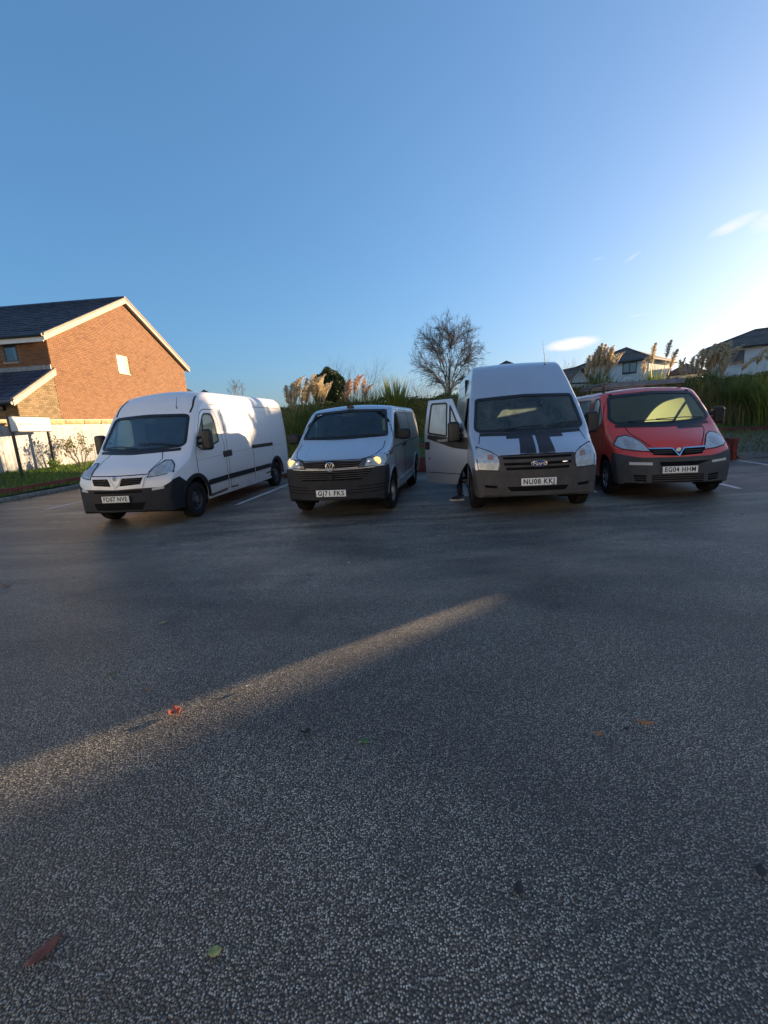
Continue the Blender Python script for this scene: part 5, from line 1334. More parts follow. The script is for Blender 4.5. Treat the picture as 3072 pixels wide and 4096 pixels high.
# right house: runs out of the frame
nc = pol(45.9, 51.); le = pol(36.0, 50.2); a_ = math.atan2(le.y-nc.y, le.x-nc.x); wl = (le-nc).length
hip_house('house', 'white rendered house with a brown hipped roof at the right edge', (nc.x, nc.y), a_, wl, 6.6, 1.0, 6.16, 7.65, wins=((0, wl-2.55, wl-1.40, 4.62, 5.80), (0, wl*.3, wl*.47, 4.62, 5.8)), gable_near=True)
nc = pol(35.6, 60.); le = pol(32.9, 60.); a_ = math.atan2(le.y-nc.y, le.x-nc.x)
hip_house('house', 'low brown roof between the two white hillside houses', (nc.x, nc.y), a_, (le-nc).length, 6, 1.0, 4.9, 5.9, n=8)
# small steep gable beside the silver van roof
nc = pol(22.95, 47.); le = pol(20.8, 50.); a_ = math.atan2(le.y-nc.y, le.x-nc.x)
hip_house('house', 'small white gable with a dark roof beside the high silver van', (nc.x, nc.y), a_, 4.2, 2.2, 1.0, 4.25, 5.6, gable=True, n=8)
nc = pol(17.6, 58.); le = pol(14.3, 58.); a_ = math.atan2(le.y-nc.y, le.x-nc.x)
hip_house('house', 'brown roof tip just above the high silver van', (nc.x, nc.y), a_, (le-nc).length, 5.5, 1.2, 7.0, 8.1, n=8)
nc = pol(-21.2, 47.); le = pol(-23.4, 44.); a_ = math.atan2(le.y-nc.y, le.x-nc.x)
hip_house('house', 'small brown roof peeping past the right end of the brick house', (nc.x, nc.y), a_, 3.4, 3.2, .6, 4.9, 6.25, 'brick', 'tile_brown', n=8)
nc = pol(-19.9, 60.); le = pol(-21.0, 60.); a_ = math.atan2(le.y-nc.y, le.x-nc.x)
hip_house('house', 'distant low dark roof just above the white van', (nc.x, nc.y), a_, 1.6, 3, .6, 6.0, 6.75, 'brick', 'tile_brown', n=5)
# the rest of the street, outside the frame to the right (it keeps the car park in shade)
def sun_house(label, s, p0, p1, eave, ridge, dp=8):
    nc = sp_(s, p1); le = sp_(s, p0); a_ = math.atan2(le.y-nc.y, le.x-nc.x)
    return hip_house('house', label, (nc.x, nc.y), a_, (le-nc).length, dp, .8, eave, ridge, wins=((0, 1.5, 2.8, 4.5, 5.6),))
SUNHOUSES = [('white rendered hillside house next beyond the right edge', 46, -9.3, -6.1, 7.3, 8.3, 4), ('long white rendered house facing the car park off to the right', 44, -2.20, 14, 7.2, 9.5, 8)]
for q in SUNHOUSES: sun_house(*q)
sh = empty('stripe_blocker', sp_(15, -3.12, 0)); tag(sh, 'small timber block added out of view to edge the sunlit stripe', 'stripe_blocker')  # out of view, added to cut the sharp far edge of the sunlit stripe
o = MB().box((0, 0, 1.25), (.95, 2.4, 2.5)).build('wall', 'timber', sh); o.rotation_euler = (0, 0, -SUN_AZ)
o = MB().prism([(-.52, 2.5), (.475, 2.5), (.475, 2.58), (-.52, 2.75)], -1.3, 1.3, lambda a, b, h: (a, h, b)).build('roof', 'tile_brown', sh); o.rotation_euler = (0, 0, -SUN_AZ)
ga = empty('sloped_blocker', sp_(42, -1.0, 0)); tag(ga, 'garage added out of view to taper the near edge of the sunlit stripe', 'sloped_blocker')  # unseen block, its slope shaped to narrow the sunlit stripe towards its tip
o = MB().prism([(-1.56, 0), (3, 0), (3, 7.5), (1.0, 7.5), (-.43, 6.1), (-1.56, 4.35)], -2, 2, lambda a, b, h: (a, h, b)).build('wall', 'render', ga); o.rotation_euler = (0, 0, -SUN_AZ)
bw_ = empty('blocking_wall', sp_(17, 0, 0)); tag(bw_, 'low wall added out of view to end the sunlit stripe', 'wall')  # unseen wall put in at a height that stops the sunlit stripe short
for i in range(14):
    o = MB().box((0, 0, 0), (.98, .22, 1.68)).build('wall_panel', 'brick_buff', bw_, bevel=.01); o.location = sp_(17, -4.2+i, .84)-bw_.location; o.rotation_euler = (0, 0, -SUN_AZ)

# unseen sunlit building added behind the camera to bounce fill light into the shade
M['bounce_render'] = simple('pale_render', (.62, .67, .72), .9, var=.06, nscale=2, bmp=.2, bscale=30)
def win_rows(wl, n): return tuple((0, wl*(i+.5)/n-.65, wl*(i+.5)/n+.65, z0, z0+1.35) for i in range(n) for z0 in (1.0, 3.8, 6.5))
hip_house('bounce_building', 'unseen pale building wing added on the left to bounce sunlight', (-17.5, 5.0), R(-90), 22, 9, 0, 9.0, 12.5, 'bounce_render', 'tile', win_rows(22, 5), group='added bounce light wings', n=10)
hip_house('bounce_building', 'unseen pale building wing added behind the camera to bounce sunlight', (16, -14.0), R(180), 32, 9, 0, 9.0, 12.5, 'bounce_render', 'tile', win_rows(32, 7), group='added bounce light wings', n=10)
# ------------------------------------------------------------------ vegetation
def hedge_run(name, label, pts, width, z0, ztop, n, seed, mat='hedge', size=.055):
    """clipped hedge along a polyline: dark core and a skin of leaves"""
    rnd = random.Random(seed); o = empty(name, pts[0]); tag(o, label, 'hedge')
    mb = MB(); L = []; tot = 0
    for a, b in zip(pts[:-1], pts[1:]):
        L.append((tot, a, b)); tot += (b-a).length
    lf = []
    for (t0, a, b) in L:
        d = (b-a).normalized(); s_ = Vector((-d.y, d.x, 0)); ln = (b-a).length; k = max(1, int(ln/1.2))
        for i in range(k):
            p, q = a+d*ln*i/k, a+d*ln*(i+1)/k; zt = ztop+rnd.uniform(-.05, .05)-.03
            w = width/2-.08; i0 = len(mb.v)
            for r_ in (p, q): mb.v += [x-pts[0] for x in (r_-s_*w+Vector((0, 0, z0)), r_+s_*w+Vector((0, 0, z0)), r_+s_*w*.9+Vector((0, 0, zt)), r_-s_*w*.9+Vector((0, 0, zt)))]
            mb.f += [(i0+x, i0+y, i0+y+4, i0+x+4) for x, y in ((0, 1), (1, 2), (2, 3), (3, 0))]+[(i0, i0+3, i0+2, i0+1), (i0+4, i0+5, i0+6, i0+7)]
        m_ = int(n*ln/tot)
        for _ in range(m_):
            p = a+d*rnd.uniform(0, ln); bump_ = .10*math.sin(p.x*2.3+p.y)+.07*math.sin(p.x*5.1)
            r_ = rnd.random()
            if r_ < .62: q = p-s_*(width/2+bump_*.6+rnd.gauss(0, .05))+Vector((0, 0, rnd.uniform(z0, ztop)))
            elif r_ < .9: q = p+s_*rnd.uniform(-width/2, width/2)+Vector((0, 0, ztop+bump_*.5+abs(rnd.gauss(0, .06))))
            else: q = p+s_*(width/2)+Vector((0, 0, rnd.uniform(z0+.5, ztop)))
            lf.append(q-pts[0])
    mb.build('hedge_core', 'hedge', o, fixn=False)
    V, F = leaf_cloud(lf, size, seed); tag(pydata('hedge_leaves', V, F, mat, o), kind='stuff')
    return o
hedge_run('hedge', 'long dark clipped hedge across the top of the grass bank', [BW(-8.5, 19.1, 0), BW(2, 19.1, 0), BW(10, 19.4, 0), BW(22, 19.6, 0)], 1.3, .9, 2.42, 34000, 21)

def pampas_mesh(seed, n, H, spread, mat, droop=1.0):
    rnd = random.Random(seed); V, F = [], []
    for _ in range(n):
        a = rnd.uniform(0, 6.283); r0 = abs(rnd.gauss(0, .16)); h = H*rnd.uniform(.55, 1.05); out = spread*rnd.uniform(.15, 1.0)**1.3
        d = Vector((math.cos(a), math.sin(a), 0)); s_ = Vector((-d.y, d.x, 0)); w = rnd.uniform(.008, .015); K = 5; i0 = len(V)
        side = rnd.uniform(-.2, .2)
        for k in range(K+1):
            t = k/K; z = h*(t*1.25-.42*droop*t**2.6*out/spread-.12*t*t); rr = r0+out*t**1.8
            c = d*rr+s_*side*t*t+Vector((0, 0, z)); ww = w*(1-t**2.5*.95)
            V += [c-s_*ww, c+s_*ww]
            if k: F.append((i0+2*k-2, i0+2*k-1, i0+2*k+1, i0+2*k))
    me = bpy.data.meshes.new('foliage'); me.from_pydata([tuple(v) for v in V], [], F); me.materials.append(M[mat]); return me
def plume_mesh(seed, mat, L=.80, W=.17, droop=.25):
    rnd = random.Random(seed); V, F = [], []
    ax = lambda t: Vector((droop*L*t*t, 0, L*t*(1-.18*droop*t)))
    for k in range(230):
        t = rnd.uniform(.02, .97); p = ax(t); w = W*math.sin(math.pi*min(1, t*.85+.13))**.8*rnd.uniform(.5, 1.1)
        a = rnd.uniform(0, 6.283); d = Vector((math.cos(a), math.sin(a), rnd.uniform(.5, 1.3))).normalized(); s_ = d.cross(Vector((0, 0, 1))).normalized()*rnd.uniform(.012, .024)
        q = p+d*w; e = q+Vector((d.x*w*.35, d.y*w*.35, -w*.25)); i = len(V)
        V += [p-s_, p+s_, q+s_*.9, q-s_*.9, e]; F += [(i, i+1, i+2, i+3), (i+3, i+2, i+4)]
    i = len(V); V += [Vector((-.008, 0, -.25)), Vector((.008, 0, -.25)), ax(.9)+Vector((.006, 0, 0)), ax(.9)-Vector((.006, 0, 0))]; F.append((i, i+1, i+2, i+3))
    me = bpy.data.meshes.new('plume'); me.from_pydata([tuple(v) for v in V], [], F); me.materials.append(M[mat]); return me
FOL = {('g', k): pampas_mesh(30+k, 420, 1.0, .85, 'pampas') for k in range(3)}
FOL.update({('y', k): pampas_mesh(40+k, 520, 1.0, .62, 'pampas_y', .8) for k in range(2)})
PLM = {('c', k): plume_mesh(50+k, 'plume', droop=.12+.22*k) for k in range(3)}
PLM.update({('p', k): plume_mesh(60+k, 'plume_p', droop=.12+.22*k) for k in range(3)})
def pampas(label, base, H, wid, col, plumes, seed, pc='c', rz=None, extra=True):
    """plumes: list of (az, el-tan height z, scale, lean) relative placements: (dx across view, z of plume base, size, tilt)"""
    rnd = random.Random(seed); o = empty('pampas_grass', base, 0); tag(o, label, 'pampas grass', 'pampas clumps along the bank')
    keys = [k for k in FOL if k[0] == col]
    f = link('foliage', FOL[keys[seed % len(keys)]], None, o); f.scale = (wid, wid, H); f.rotation_euler = (0, 0, rnd.uniform(0, 6.28)); f['kind'] = 'stuff'
    right = Vector((base.y, -base.x, 0)).normalized()
    if len(plumes) > 5: plumes = plumes+[(dx+rnd.uniform(-.16, .16), zb-rnd.uniform(.02, .22), s_*rnd.uniform(.85, 1.05), t_+rnd.uniform(-.1, .1)) for dx, zb, s_, t_ in plumes[::2]]
    for (dx, zb, sc_, tilt) in plumes:
        pm = PLM[pc, rnd.randint(0, 2)]
        p = link('plume', pm, None, o); p.location = right*dx+Vector((0, 0, zb-base.z))+Vector((base.x, base.y, 0)).normalized()*rnd.uniform(-.25, .25)
        p.scale = (sc_*1.12, sc_*1.12, sc_*1.08); yaw = math.atan2(right.y, right.x)
        p.rotation_euler = (rnd.gauss(0, .08), tilt, yaw+rnd.gauss(0, .3) if tilt >= 0 else yaw+rnd.gauss(0, .3))
        root = Vector((right.x*dx*.35, right.y*dx*.35, H*.25)); tip = p.location.copy()
        MB().tube([root, root.lerp(tip, .55)+Vector((0, 0, .05)), tip], [.008, .006, .005], 4, cap=False).build('stalk', 'stem', o)
    return o
def zt(az, el_t, D): return CAM_H+el_t*D
# left group by the evergreen
g = lambda az, D: pol(az, D, max(.5, hterr(pol(az, D).x*_ca-pol(az, D).y*_sa, pol(az, D).x*_sa+pol(az, D).y*_ca)-.05))
def pl(az0, D, items): return [(D*math.tan(R(az-az0)), CAM_H+t*D, s_, ti) for (az, t, s_, ti) in items]
D = 17.2
pampas('cream plumed pampas clump just right of the white van, leftmost of the row', g(-10.2, D), 2.05, 1.35, 'g', pl(-10.2, D, [(-11.1, .050, .85, -.15), (-10.8, .062, .9, -.05), (-10.35, .052, .85, .05), (-10.1, .070, .85, 0), (-9.75, .066, .8, .1), (-9.45, .048, .9, .05)]), 1)
D = 17.6
pampas('dense cream plumed pampas clump left of the round evergreen', g(-8.2, D), 2.05, 1.35, 'g', pl(-8.2, D, [(-9.1, .056, .9, -.1), (-8.7, .060, .9, 0), (-8.2, .072, .9, -.05), (-7.85, .066, .85, .05), (-7.5, .073, .85, 0), (-7.1, .064, .85, .1), (-6.75, .062, .8, .15), (-8.9, .048, .85, .0)]), 2)
D = 19.5
pampas('pink plumed pampas clump right of the round evergreen', g(-2.9, D), 2.0, 1.3, 'g', pl(-2.9, D, [(-4.0, .050, .8, -.1), (-3.75, .060, .8, 0), (-3.4, .064, .8, .05), (-2.75, .070, .85, 0), (-2.5, .074, .8, .05), (-1.75, .062, .8, .1), (-1.5, .056, .75, .1)]), 3, 'p')
pampas('tall yellow green grass clump catching the sun left of the bare tree', g(2.1, 18.8), 2.35, 1.6, 'y', [], 4)
pampas('dark green grass clump below the pink plumes', g(-.6, 18.6), 1.95, 1.3, 'g', [], 5)
D = 19
pampas('small yellowish pampas clump with one plume in front of the bare tree', g(8.7, D), 1.75, .8, 'y', pl(8.7, D, [(8.75, .050, .7, .02)]), 6)
D = 22
pampas('pampas clump with a thick bunch of cream plumes beside the high silver van', g(26.2, D), 2.35, 1.35, 'g', pl(26.2, D, [(25.0, .070, .95, -.1), (25.3, .080, .95, -.05), (25.75, .082, 1.0, 0), (26.05, .088, 1.0, 0), (26.35, .086, 1.0, .03), (26.7, .084, 1.0, .05), (27.05, .080, .95, .08), (25.5, .062, .9, -.08), (26.2, .066, .9, 0), (26.8, .064, .9, .1)]), 7)
pampas('pampas clump with a few tall separate plumes behind the red van roof', g(31.6, D), 2.15, 1.5, 'g', pl(31.6, D, [(30.45, .062, .85, -.05), (31.2, .080, .95, 0), (32.45, .085, .85, .1), (32.85, .066, .95, .2)]), 8)
pampas('pampas clump with a wide drooping bunch of brown cream plumes behind the red van', g(36.3, D), 2.0, 1.6, 'g', pl(36.3, D, [(34.3, .052, .8, -.5), (34.8, .054, .8, -.3), (35.2, .062, .85, -.1), (35.6, .058, .9, .0), (35.9, .060, .9, .05), (36.3, .064, .95, .0), (36.65, .066, .95, .05), (36.95, .064, 1.0, .0), (37.3, .068, .95, .1), (37.55, .064, .95, .1), (36.1, .048, .9, .0), (36.9, .048, .9, .05), (37.4, .050, .85, .1)]), 9)
pampas('pampas clump with three loose plumes at the right edge', g(39.9, 21), 1.55, 1.4, 'y', pl(39.9, 21, [(38.8, .050, .8, .5), (39.95, .058, .8, .15), (40.6, .062, .85, .05)]), 10)
pampas('yellowing grass clump on the bank at the far right', g(41.2, 20), 1.5, 1.4, 'y', [], 11)
pampas('low green grass clump left of the wide plumes', g(33.9, 21), 1.6, 1.3, 'g', [], 12)
pampas('green grass clump below the loose plumes on the bank', g(38.4, 20.6), 1.65, 1.3, 'g', [], 13)

# round evergreen
def evergreen(label, c, rx, rz, base, n, seed, name='evergreen_tree', size=.06):
    rnd = random.Random(seed); o = empty(name, (c.x, c.y, base)); tag(o, label, 'tree')
    MB().tube([(0, 0, -.2), (.05, 0, (c.z-base)*.5), (0, 0, c.z-base+rz*.4)], [.13, .1, .05], 8).build('trunk', 'bark', o, smooth=True)
    pts = []
    while len(pts) < n:
        v = Vector((rnd.gauss(0, 1), rnd.gauss(0, 1), rnd.gauss(0, 1))).normalized()
        lump = 1+.05*math.sin(v.x*7+seed)*math.sin(v.y*6.3)+.05*math.sin(v.z*9+v.x*6)
        r_ = (1-abs(rnd.gauss(0, .13)))*lump
        zz = v.z*rz*r_
        k = 1.0 if v.z > -.2 else 1.0+.1*v.z
        pts.append(Vector((v.x*rx*r_*k, v.y*rx*r_*k, c.z-base+zz)))
    V, F = leaf_cloud(pts, size, seed); tag(pydata('crown', V, F, 'conifer', o), kind='stuff')
    core = bmesh.new(); bmesh.ops.create_icosphere(core, subdivisions=3, radius=1)
    for v in core.verts: v.co = Vector((v.co.x*rx*.80, v.co.y*rx*.80, v.co.z*rz*.82+c.z-base))
    me = bpy.data.meshes.new('crown_core'); core.to_mesh(me); core.free(); link('crown_core', me, 'conifer', o)
    return o
evergreen('dark round evergreen standing between the pampas plumes', pol(-5.8, 21.0, 3.05), .80, 1.05, 1.0, 10000, 5)

# bare trees and shrubs
def bare_tree(label, base, H, W, seed, mat='twig', n0=10, n1=95, n2=950, n3=10000, r=.145, lo=.14):
    rnd = random.Random(seed); o = empty('bare_tree', base); tag(o, label, 'tree')
    F = Vector((0, 0, H*.15)); cz, rz_ = H*(1+lo)/2, H*(1-lo)/2
    tk = MB(); tk.tube([(0, 0, -.6), (0, 0, H*.04), (.02, 0, H*.10), F+Vector((0, 0, .2))], [r*1.5, r*1.15, r*1.1, r*.8], 10); tk.build('trunk', 'bark', o, smooth=True)
    def shell(r0, r1, zlo=-1.):
        while True:
            v = Vector((rnd.gauss(0, 1), rnd.gauss(0, 1), rnd.gauss(.15, 1))).normalized()
            if v.z > zlo: break
        q = rnd.uniform(r0, r1); return Vector((v.x*W/2*q, v.y*W/2*q, cz+v.z*rz_*q))
    mb = MB()
    def limb(A, d0, T, r0, r1, n, wob, sides):
        L = (T-A).length; pts = [A]; C = A+d0*L*.45
        for k in range(1, n+1):
            t = k/n; p = A.lerp(C, t).lerp(C.lerp(T, t), t)
            if k < n: p = p+Vector((rnd.gauss(0, wob), rnd.gauss(0, wob), rnd.gauss(0, wob)))*L
            pts.append(p)
        mb.tube(pts, [r0+(r1-r0)*k/n for k in range(n+1)], sides, cap=False)
        return [(pts[k], (pts[min(k+1, n)]-pts[max(k-1, 0)]).normalized(), r0+(r1-r0)*k/n) for k in range(1, n+1)]
    N0, N1, N2 = [], [], []
    for k in range(n0):
        a_ = 6.283*k*.382; el = R(86-72*(k/(n0-1))**.9); T = Vector((math.cos(a_)*math.cos(el)*W/2, math.sin(a_)*math.cos(el)*W/2, 0))*.86; T.z = cz+rz_*(.90*math.sin(el)-.22*math.cos(el))
        N0 += limb(F+Vector((rnd.uniform(-1, 1), rnd.uniform(-1, 1), 0))*r*.4, (Vector((0, 0, 1))+T.normalized()*.35).normalized(), T, r*rnd.uniform(.5, .68), r*.10, 10, .012, 6)
    def attach(nodes, T, dmin, dmax):
        best = None
        for (p, d, rr) in rnd.sample(nodes, min(len(nodes), 160)):
            v = T-p; L = v.length
            if L < 1e-3: continue
            c = v.normalized().dot(d); sc = (0 if dmin < L < dmax else 3+abs(L-dmax))+abs(c-.82)*1.6+L/H*1.2
            if best is None or sc < best[0]: best = (sc, p, d, rr)
        return best
    for k in range(n1):
        T = shell(.55, .98, -.75); _, p, d, rr = attach(N0, T, .12*H, .38*H); N1 += limb(p, d, T, min(rr*.62, r*.26), r*.045, 6, .02, 4)
    for k in range(n2):
        T = shell(.50, 1.0, -.85); _, p, d, rr = attach(N1+N0, T, .04*H, .17*H); N2 += limb(p, d, T, min(rr*.6, r*.085), .012, 4, .03, 3)
    for k in range(n3):
        p, d, rr = rnd.choice(N2); out = Vector((p.x/(W/2), p.y/(W/2), (p.z-cz)/rz_)).normalized()
        e = (d+out*.35+Vector((rnd.gauss(0, .45), rnd.gauss(0, .45), rnd.gauss(.12, .4)))).normalized(); L = H*rnd.uniform(.025, .06)
        mb.tube([p, p+e*L*.55, p+e*L+Vector((rnd.gauss(0, .1), rnd.gauss(0, .1), .05))*L], [.0095, .0075, .005], 3, cap=False)
    mb.build('crown', mat, o, fixn=False)
    return o
b = pol(9.0, 60, 1.6)
bare_tree('tall bare winter tree behind the hedge between the two silver vans', b, 13.1, 9.9, 3)
b = pol(-17.0, 62, 1.0)
bare_tree('small pale bare tree far behind the white van', b, 7.4, 2.6, 8, 'pale_twig', 5, 20, 90, 450, .09, .42)
shrub('bare_shrub', 'thin bare shrub rising behind the pink plumes', pol(-2.4, 22, 1.2), 2.9, 9, 'twig', 3, 31, r=.02)
shrub('bare_shrub', 'bare twigs on top of the round evergreen', pol(-5.2, 21.8, 2.9), 1.7, 6, 'twig', 2, 32, r=.014)
shrub('bare_shrub', 'thin bare shrub between the pink plumes and the yellow grass', pol(-.3, 22, 1.2), 2.2, 6, 'twig', 3, 33, r=.018)
shrub('bare_shrub', 'low bare shrub left of the tall bare tree', pol(5.6, 26, 1.2), 2.5, 8, 'twig', 3, 34, r=.02)
shrub('bare_shrub', 'bare shrub beside the small gable right of the high silver van', pol(21.8, 40, 1.2), 3.9, 8, 'twig', 3, 35, r=.03)

# ------------------------------------------------------------------ fallen leaves
def leaf(label, x, y, L, W, rz, col, curl=.25, lobed=False, lift=.004):
    nm = 'leaf_'+col
    V, F = [], []; n = 8
    for i in range(n+1):
        t = i/n; w = W/2*math.sin(math.pi*min(.985, .04+t*.95))**.75
        if lobed: w *= 1+.55*math.cos(t*9.5)
        z = lift+curl*L*(t-.5)**2*1.4
        V += [Vector((L*(t-.5), -w, z+curl*w*.7)), Vector((L*(t-.5), 0, z)), Vector((L*(t-.5), w, z+curl*w*.7))]
        if i:
            a = 3*i-3; F += [(a, a+1, a+4, a+3), (a+1, a+2, a+5, a+4)]
    o = pydata('fallen_leaf', V, F, col, None, smooth=True); o.location = (x, y, .003); o.rotation_euler = (0, 0, rz)
    tag(o, label, 'leaf', 'leaves lying on the asphalt')
    md = o.modifiers.new('t', 'SOLIDIFY'); md.thickness = .0012
    return o
M['leaf_red'] = simple('leaf_red', (.36, .075, .03), .55, var=.4, nscale=60)
M['leaf_orange'] = simple('leaf_orange', (.36, .13, .035), .55, var=.35, nscale=60)
M['leaf_brown'] = simple('leaf_brown', (.15, .045, .025), .5, var=.4, nscale=60)
M['leaf_green'] = simple('leaf_green', (.07, .15, .03), .5, var=.4, nscale=60)
M['leaf_yellow'] = simple('leaf_yellow', (.34, .34, .10), .5, var=.5, nscale=60)
M['leaf_dark'] = simple('leaf_dark', (.025, .022, .018), .7, var=.4, nscale=60)
M['leaf_pale'] = simple('leaf_pale', (.42, .38, .28), .6, var=.3, nscale=60)
for args in (('bright red lobed leaf at the edge of the sunlit stripe', -1.264, 2.249, .075, .075, .7, 'leaf_red', .5, True),
             ('pale crumpled leaf inside the sunlit stripe', -.895, 2.46, .045, .03, .3, 'leaf_pale', .8),
             ('green leaf in the middle of the foreground', -.164, 1.925, .055, .032, -.4, 'leaf_green', .2),
             ('dark shrivelled leaf left of the green one', -.473, 2.015, .06, .035, .2, 'leaf_dark', .6, True),
             ('small orange leaf on the right of the foreground', .985, 1.88, .042, .03, -.9, 'leaf_orange', .3),
             ('long orange brown leaf on the right, the farther of the pair', 1.247, 1.938, .085, .03, -.35, 'leaf_orange', .25),
             ('dark curled leaf between the two orange ones', 1.13, 1.90, .03, .02, .3, 'leaf_dark', .5),
             ('large reddish brown oval leaf in the bottom left corner', -1.143, 1.086, .10, .042, 1.0, 'leaf_brown', .15),
             ('yellow green half leaf near the bottom left', -.597, 1.055, .042, .03, .2, 'leaf_yellow', .3),
             ('olive leaf lying left of the sunlit stripe', -1.897, 2.711, .06, .028, .3, 'leaf_green', .3),
             ('pale green leaf beyond the left end of the stripe', -1.934, 3.488, .06, .03, .6, 'leaf_yellow', .3),
             ('black rotten leaf near the bottom centre right', .375, 1.186, .045, .03, 1.2, 'leaf_dark', .3),
             ('black rotten leaf at the right edge low down', 1.194, 1.195, .05, .03, .9, 'leaf_dark', .3),
             ('tiny brown leaf left of the bright red one', -1.547, 2.505, .04, .022, 1.3, 'leaf_orange', .3),
             ('brown leaf at the far left edge', -4.317, 4.753, .09, .05, .3, 'leaf_orange', .4),
             ('tiny green leaf beyond the tip of the stripe', -.392, 3.349, .05, .03, .2, 'leaf_green', .3),
             ('small white scrap lying in front of the vans', -.439, 4.82, .05, .04, .2, 'leaf_pale', .3)):
    leaf(*args)

# leaf litter and grit swept up along the edges
rnd = random.Random(77); V, F = [], []
for _ in range(900):
    if rnd.random() < .5: p = BW(-12.54+abs(rnd.gauss(0, .22)), rnd.uniform(7, 13.3), .006)
    elif rnd.random() < .7: p = BW(rnd.uniform(-12.3, 7.3), 13.42-abs(rnd.gauss(0, .18)), .006)
    else: p = BW(rnd.uniform(-12, 9), rnd.uniform(6.5, 13.2), .006)
    a = rnd.uniform(0, 6.28); L = rnd.uniform(.012, .04); d = Vector((math.cos(a), math.sin(a), rnd.uniform(-.1, .35))); w = Vector((-d.y, d.x, rnd.uniform(-.2, .3)))*rnd.uniform(.3, .5)
    i = len(V); V += [p-d*L, p+w*L+Vector((0, 0, .008)), p+d*L, p-w*L+Vector((0, 0, .004))]; F.append((i, i+1, i+2, i+3))
M['litter'] = simple('leaf_litter', (.16, .085, .035), .8, var=.4, nscale=40, island=.6)
tag(pydata('leaf_litter', V, F, 'litter'), kind='stuff')

# ------------------------------------------------------------------ driver
M['jeans'] = simple('dark_denim', (.012, .016, .030), .85, var=.3, nscale=40)
M['jacket'] = simple('dark_jacket', (.012, .012, .014), .8, var=.3, nscale=20)
M['skin'] = simple('skin', (.42, .25, .18), .55, var=.1)
M['hair'] = simple('dark_hair', (.02, .015, .012), .7, var=.3)
M['shoe'] = simple('black_trainer', (.012, .012, .014), .6, var=.3)
M['sole'] = simple('white_sole', (.55, .53, .50), .6, var=.15)
def skinned(name, verts, edges, rads, mat, parent, root=0, sub=2):
    me = bpy.data.meshes.new(name); me.from_pydata(verts, edges, []); o = link(name, me, None, parent)
    o.modifiers.new('s', 'SKIN'); sv = me.skin_vertices[0].data
    for i, r_ in enumerate(rads):
        sv[i].radius = r_ if isinstance(r_, tuple) else (r_, r_); sv[i].use_root = (i == root)
    m2 = o.modifiers.new('d', 'SUBSURF'); m2.levels = sub; m2.render_levels = sub
    apply_mods(o); o.data.materials.clear(); o.data.materials.append(M[mat]); shade(o.data, 80); return o
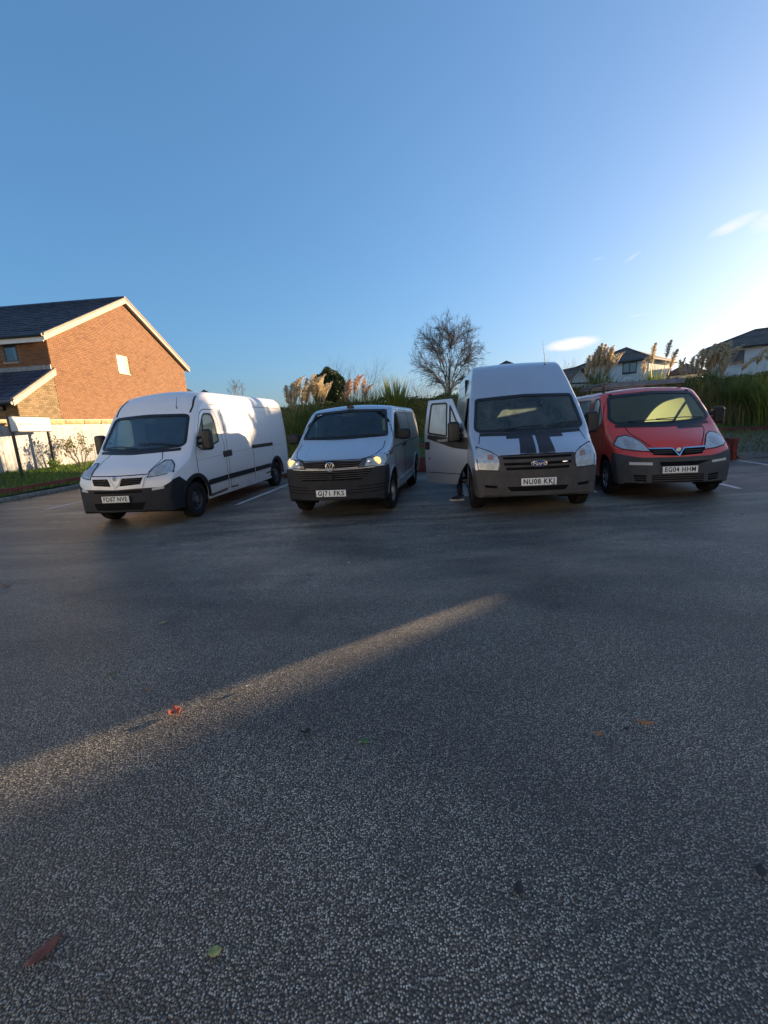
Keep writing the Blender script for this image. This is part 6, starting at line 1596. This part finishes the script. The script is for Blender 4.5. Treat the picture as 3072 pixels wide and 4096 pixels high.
def driver(v):
    ca, sa = math.cos(.113), math.sin(.113)
    org = v.root.location
    o = empty('person', (org.x, org.y, 0), v.root.rotation_euler.z)
    tag(o, 'person in dark jeans and black trainers stepping out behind the open van door', 'person')
    vs = [(-.52, 1.66, .92), (-.50, 1.66, 1.12), (-.50, 1.66, 1.34), (-.50, 1.64, 1.50), (-.51, 1.63, 1.57), (-.53, 1.60, 1.66), (-.54, 1.59, 1.76), (-.54, 1.60, 1.83),   # pelvis..head
          (-.50, 1.48, 1.46), (-.66, 1.40, 1.25), (-.86, 1.42, 1.12),               # arm a
          (-.50, 1.82, 1.46), (-.62, 1.94, 1.22), (-.80, 1.86, 1.10),               # arm b
          (-.62, 1.58, .88), (-.98, 1.55, .74), (-1.09, 1.57, .62), (-1.095, 1.60, .36), (-1.09, 1.62, .10),   # leg out
          (-.60, 1.78, .88), (-.92, 1.84, .86), (-.95, 1.86, .62), (-.90, 1.88, .42)]   # leg on sill
    ed = [(0, 1), (1, 2), (2, 3), (3, 4), (4, 5), (5, 6), (6, 7), (3, 8), (8, 9), (9, 10), (3, 11), (11, 12), (12, 13), (0, 14), (14, 15), (15, 16), (16, 17), (17, 18), (0, 19), (19, 20), (20, 21), (21, 22)]
    rd = [(.16, .13), (.15, .12), (.17, .12), (.12, .09), .06, .085, .10, .06, .07, .05, .035, .07, .05, .035, .11, .085, .075, .062, .05, .11, .085, .065, .05]
    body = skinned('body', vs, ed, rd, 'jeans', o)
    me = body.data
    for mm in ('jacket', 'skin', 'hair'): me.materials.append(M[mm])
    for p in me.polygons:
        c = p.center
        p.material_index = 0 if c.z < .98 and c.x > -2 else (1 if c.z < 1.53 else (2 if c.z < 1.76 and c.x < -.50 else 3))
    for side in (0, 1):
        hx, hy, hz = ((-.88, 1.42, 1.11), (-.82, 1.86, 1.09))[side]
        V = [(hx, hy, hz), (hx-.07, hy, hz-.02)]; E_ = [(0, 1)]; rr = [.03, .034]
        for q, ln in enumerate((.055, .068, .062, .048)):
            y = hy-.03+.02*q; i = len(V); V += [(hx-.07-ln*.5, y, hz-.03), (hx-.07-ln*.8, y, hz-.06)]; E_ += [(1, i), (i, i+1)]; rr += [.009, .008]
        i = len(V); V += [(hx-.04, hy-.05, hz-.02), (hx-.07, hy-.06, hz-.04)]; E_ += [(0, i), (i, i+1)]; rr += [.011, .009]
        skinned('hand', V, E_, rr, 'skin', o, 0, 1)
    for (sx, sy, sz, yaw) in ((-1.09, 1.62, 0, R(186)), (-.90, 1.88, .34, R(176))):
        d = Vector((math.cos(yaw), math.sin(yaw), 0)); s_ = Vector((-d.y, d.x, 0)); b = Vector((sx, sy, sz))
        outline = [(-.085, .030), (-.095, 0), (-.085, -.030), (-.02, -.036), (.06, -.034), (.13, -.046), (.18, -.040), (.205, -.012), (.20, .02), (.17, .040), (.12, .046), (.05, .036), (-.02, .036)]
        mb = MB(); mb.prism(outline, .0, .028, lambda a, c, h: b+d*a+s_*c+Vector((0, 0, h))); sole = mb.build('sole', 'sole', o, bevel=.006)
        V = [b+d*q+Vector((0, 0, z)) for q, z in ((-.045, .10), (-.04, .06), (.04, .065), (.11, .052), (.165, .045))]
        skinned('shoe', [tuple(x) for x in V], [(0, 1), (1, 2), (2, 3), (3, 4)], [.05, (.045, .045), (.042, .040), (.044, .030), (.036, .022)], 'shoe', o, 1, 2)
    return o
driver(VANS[2])
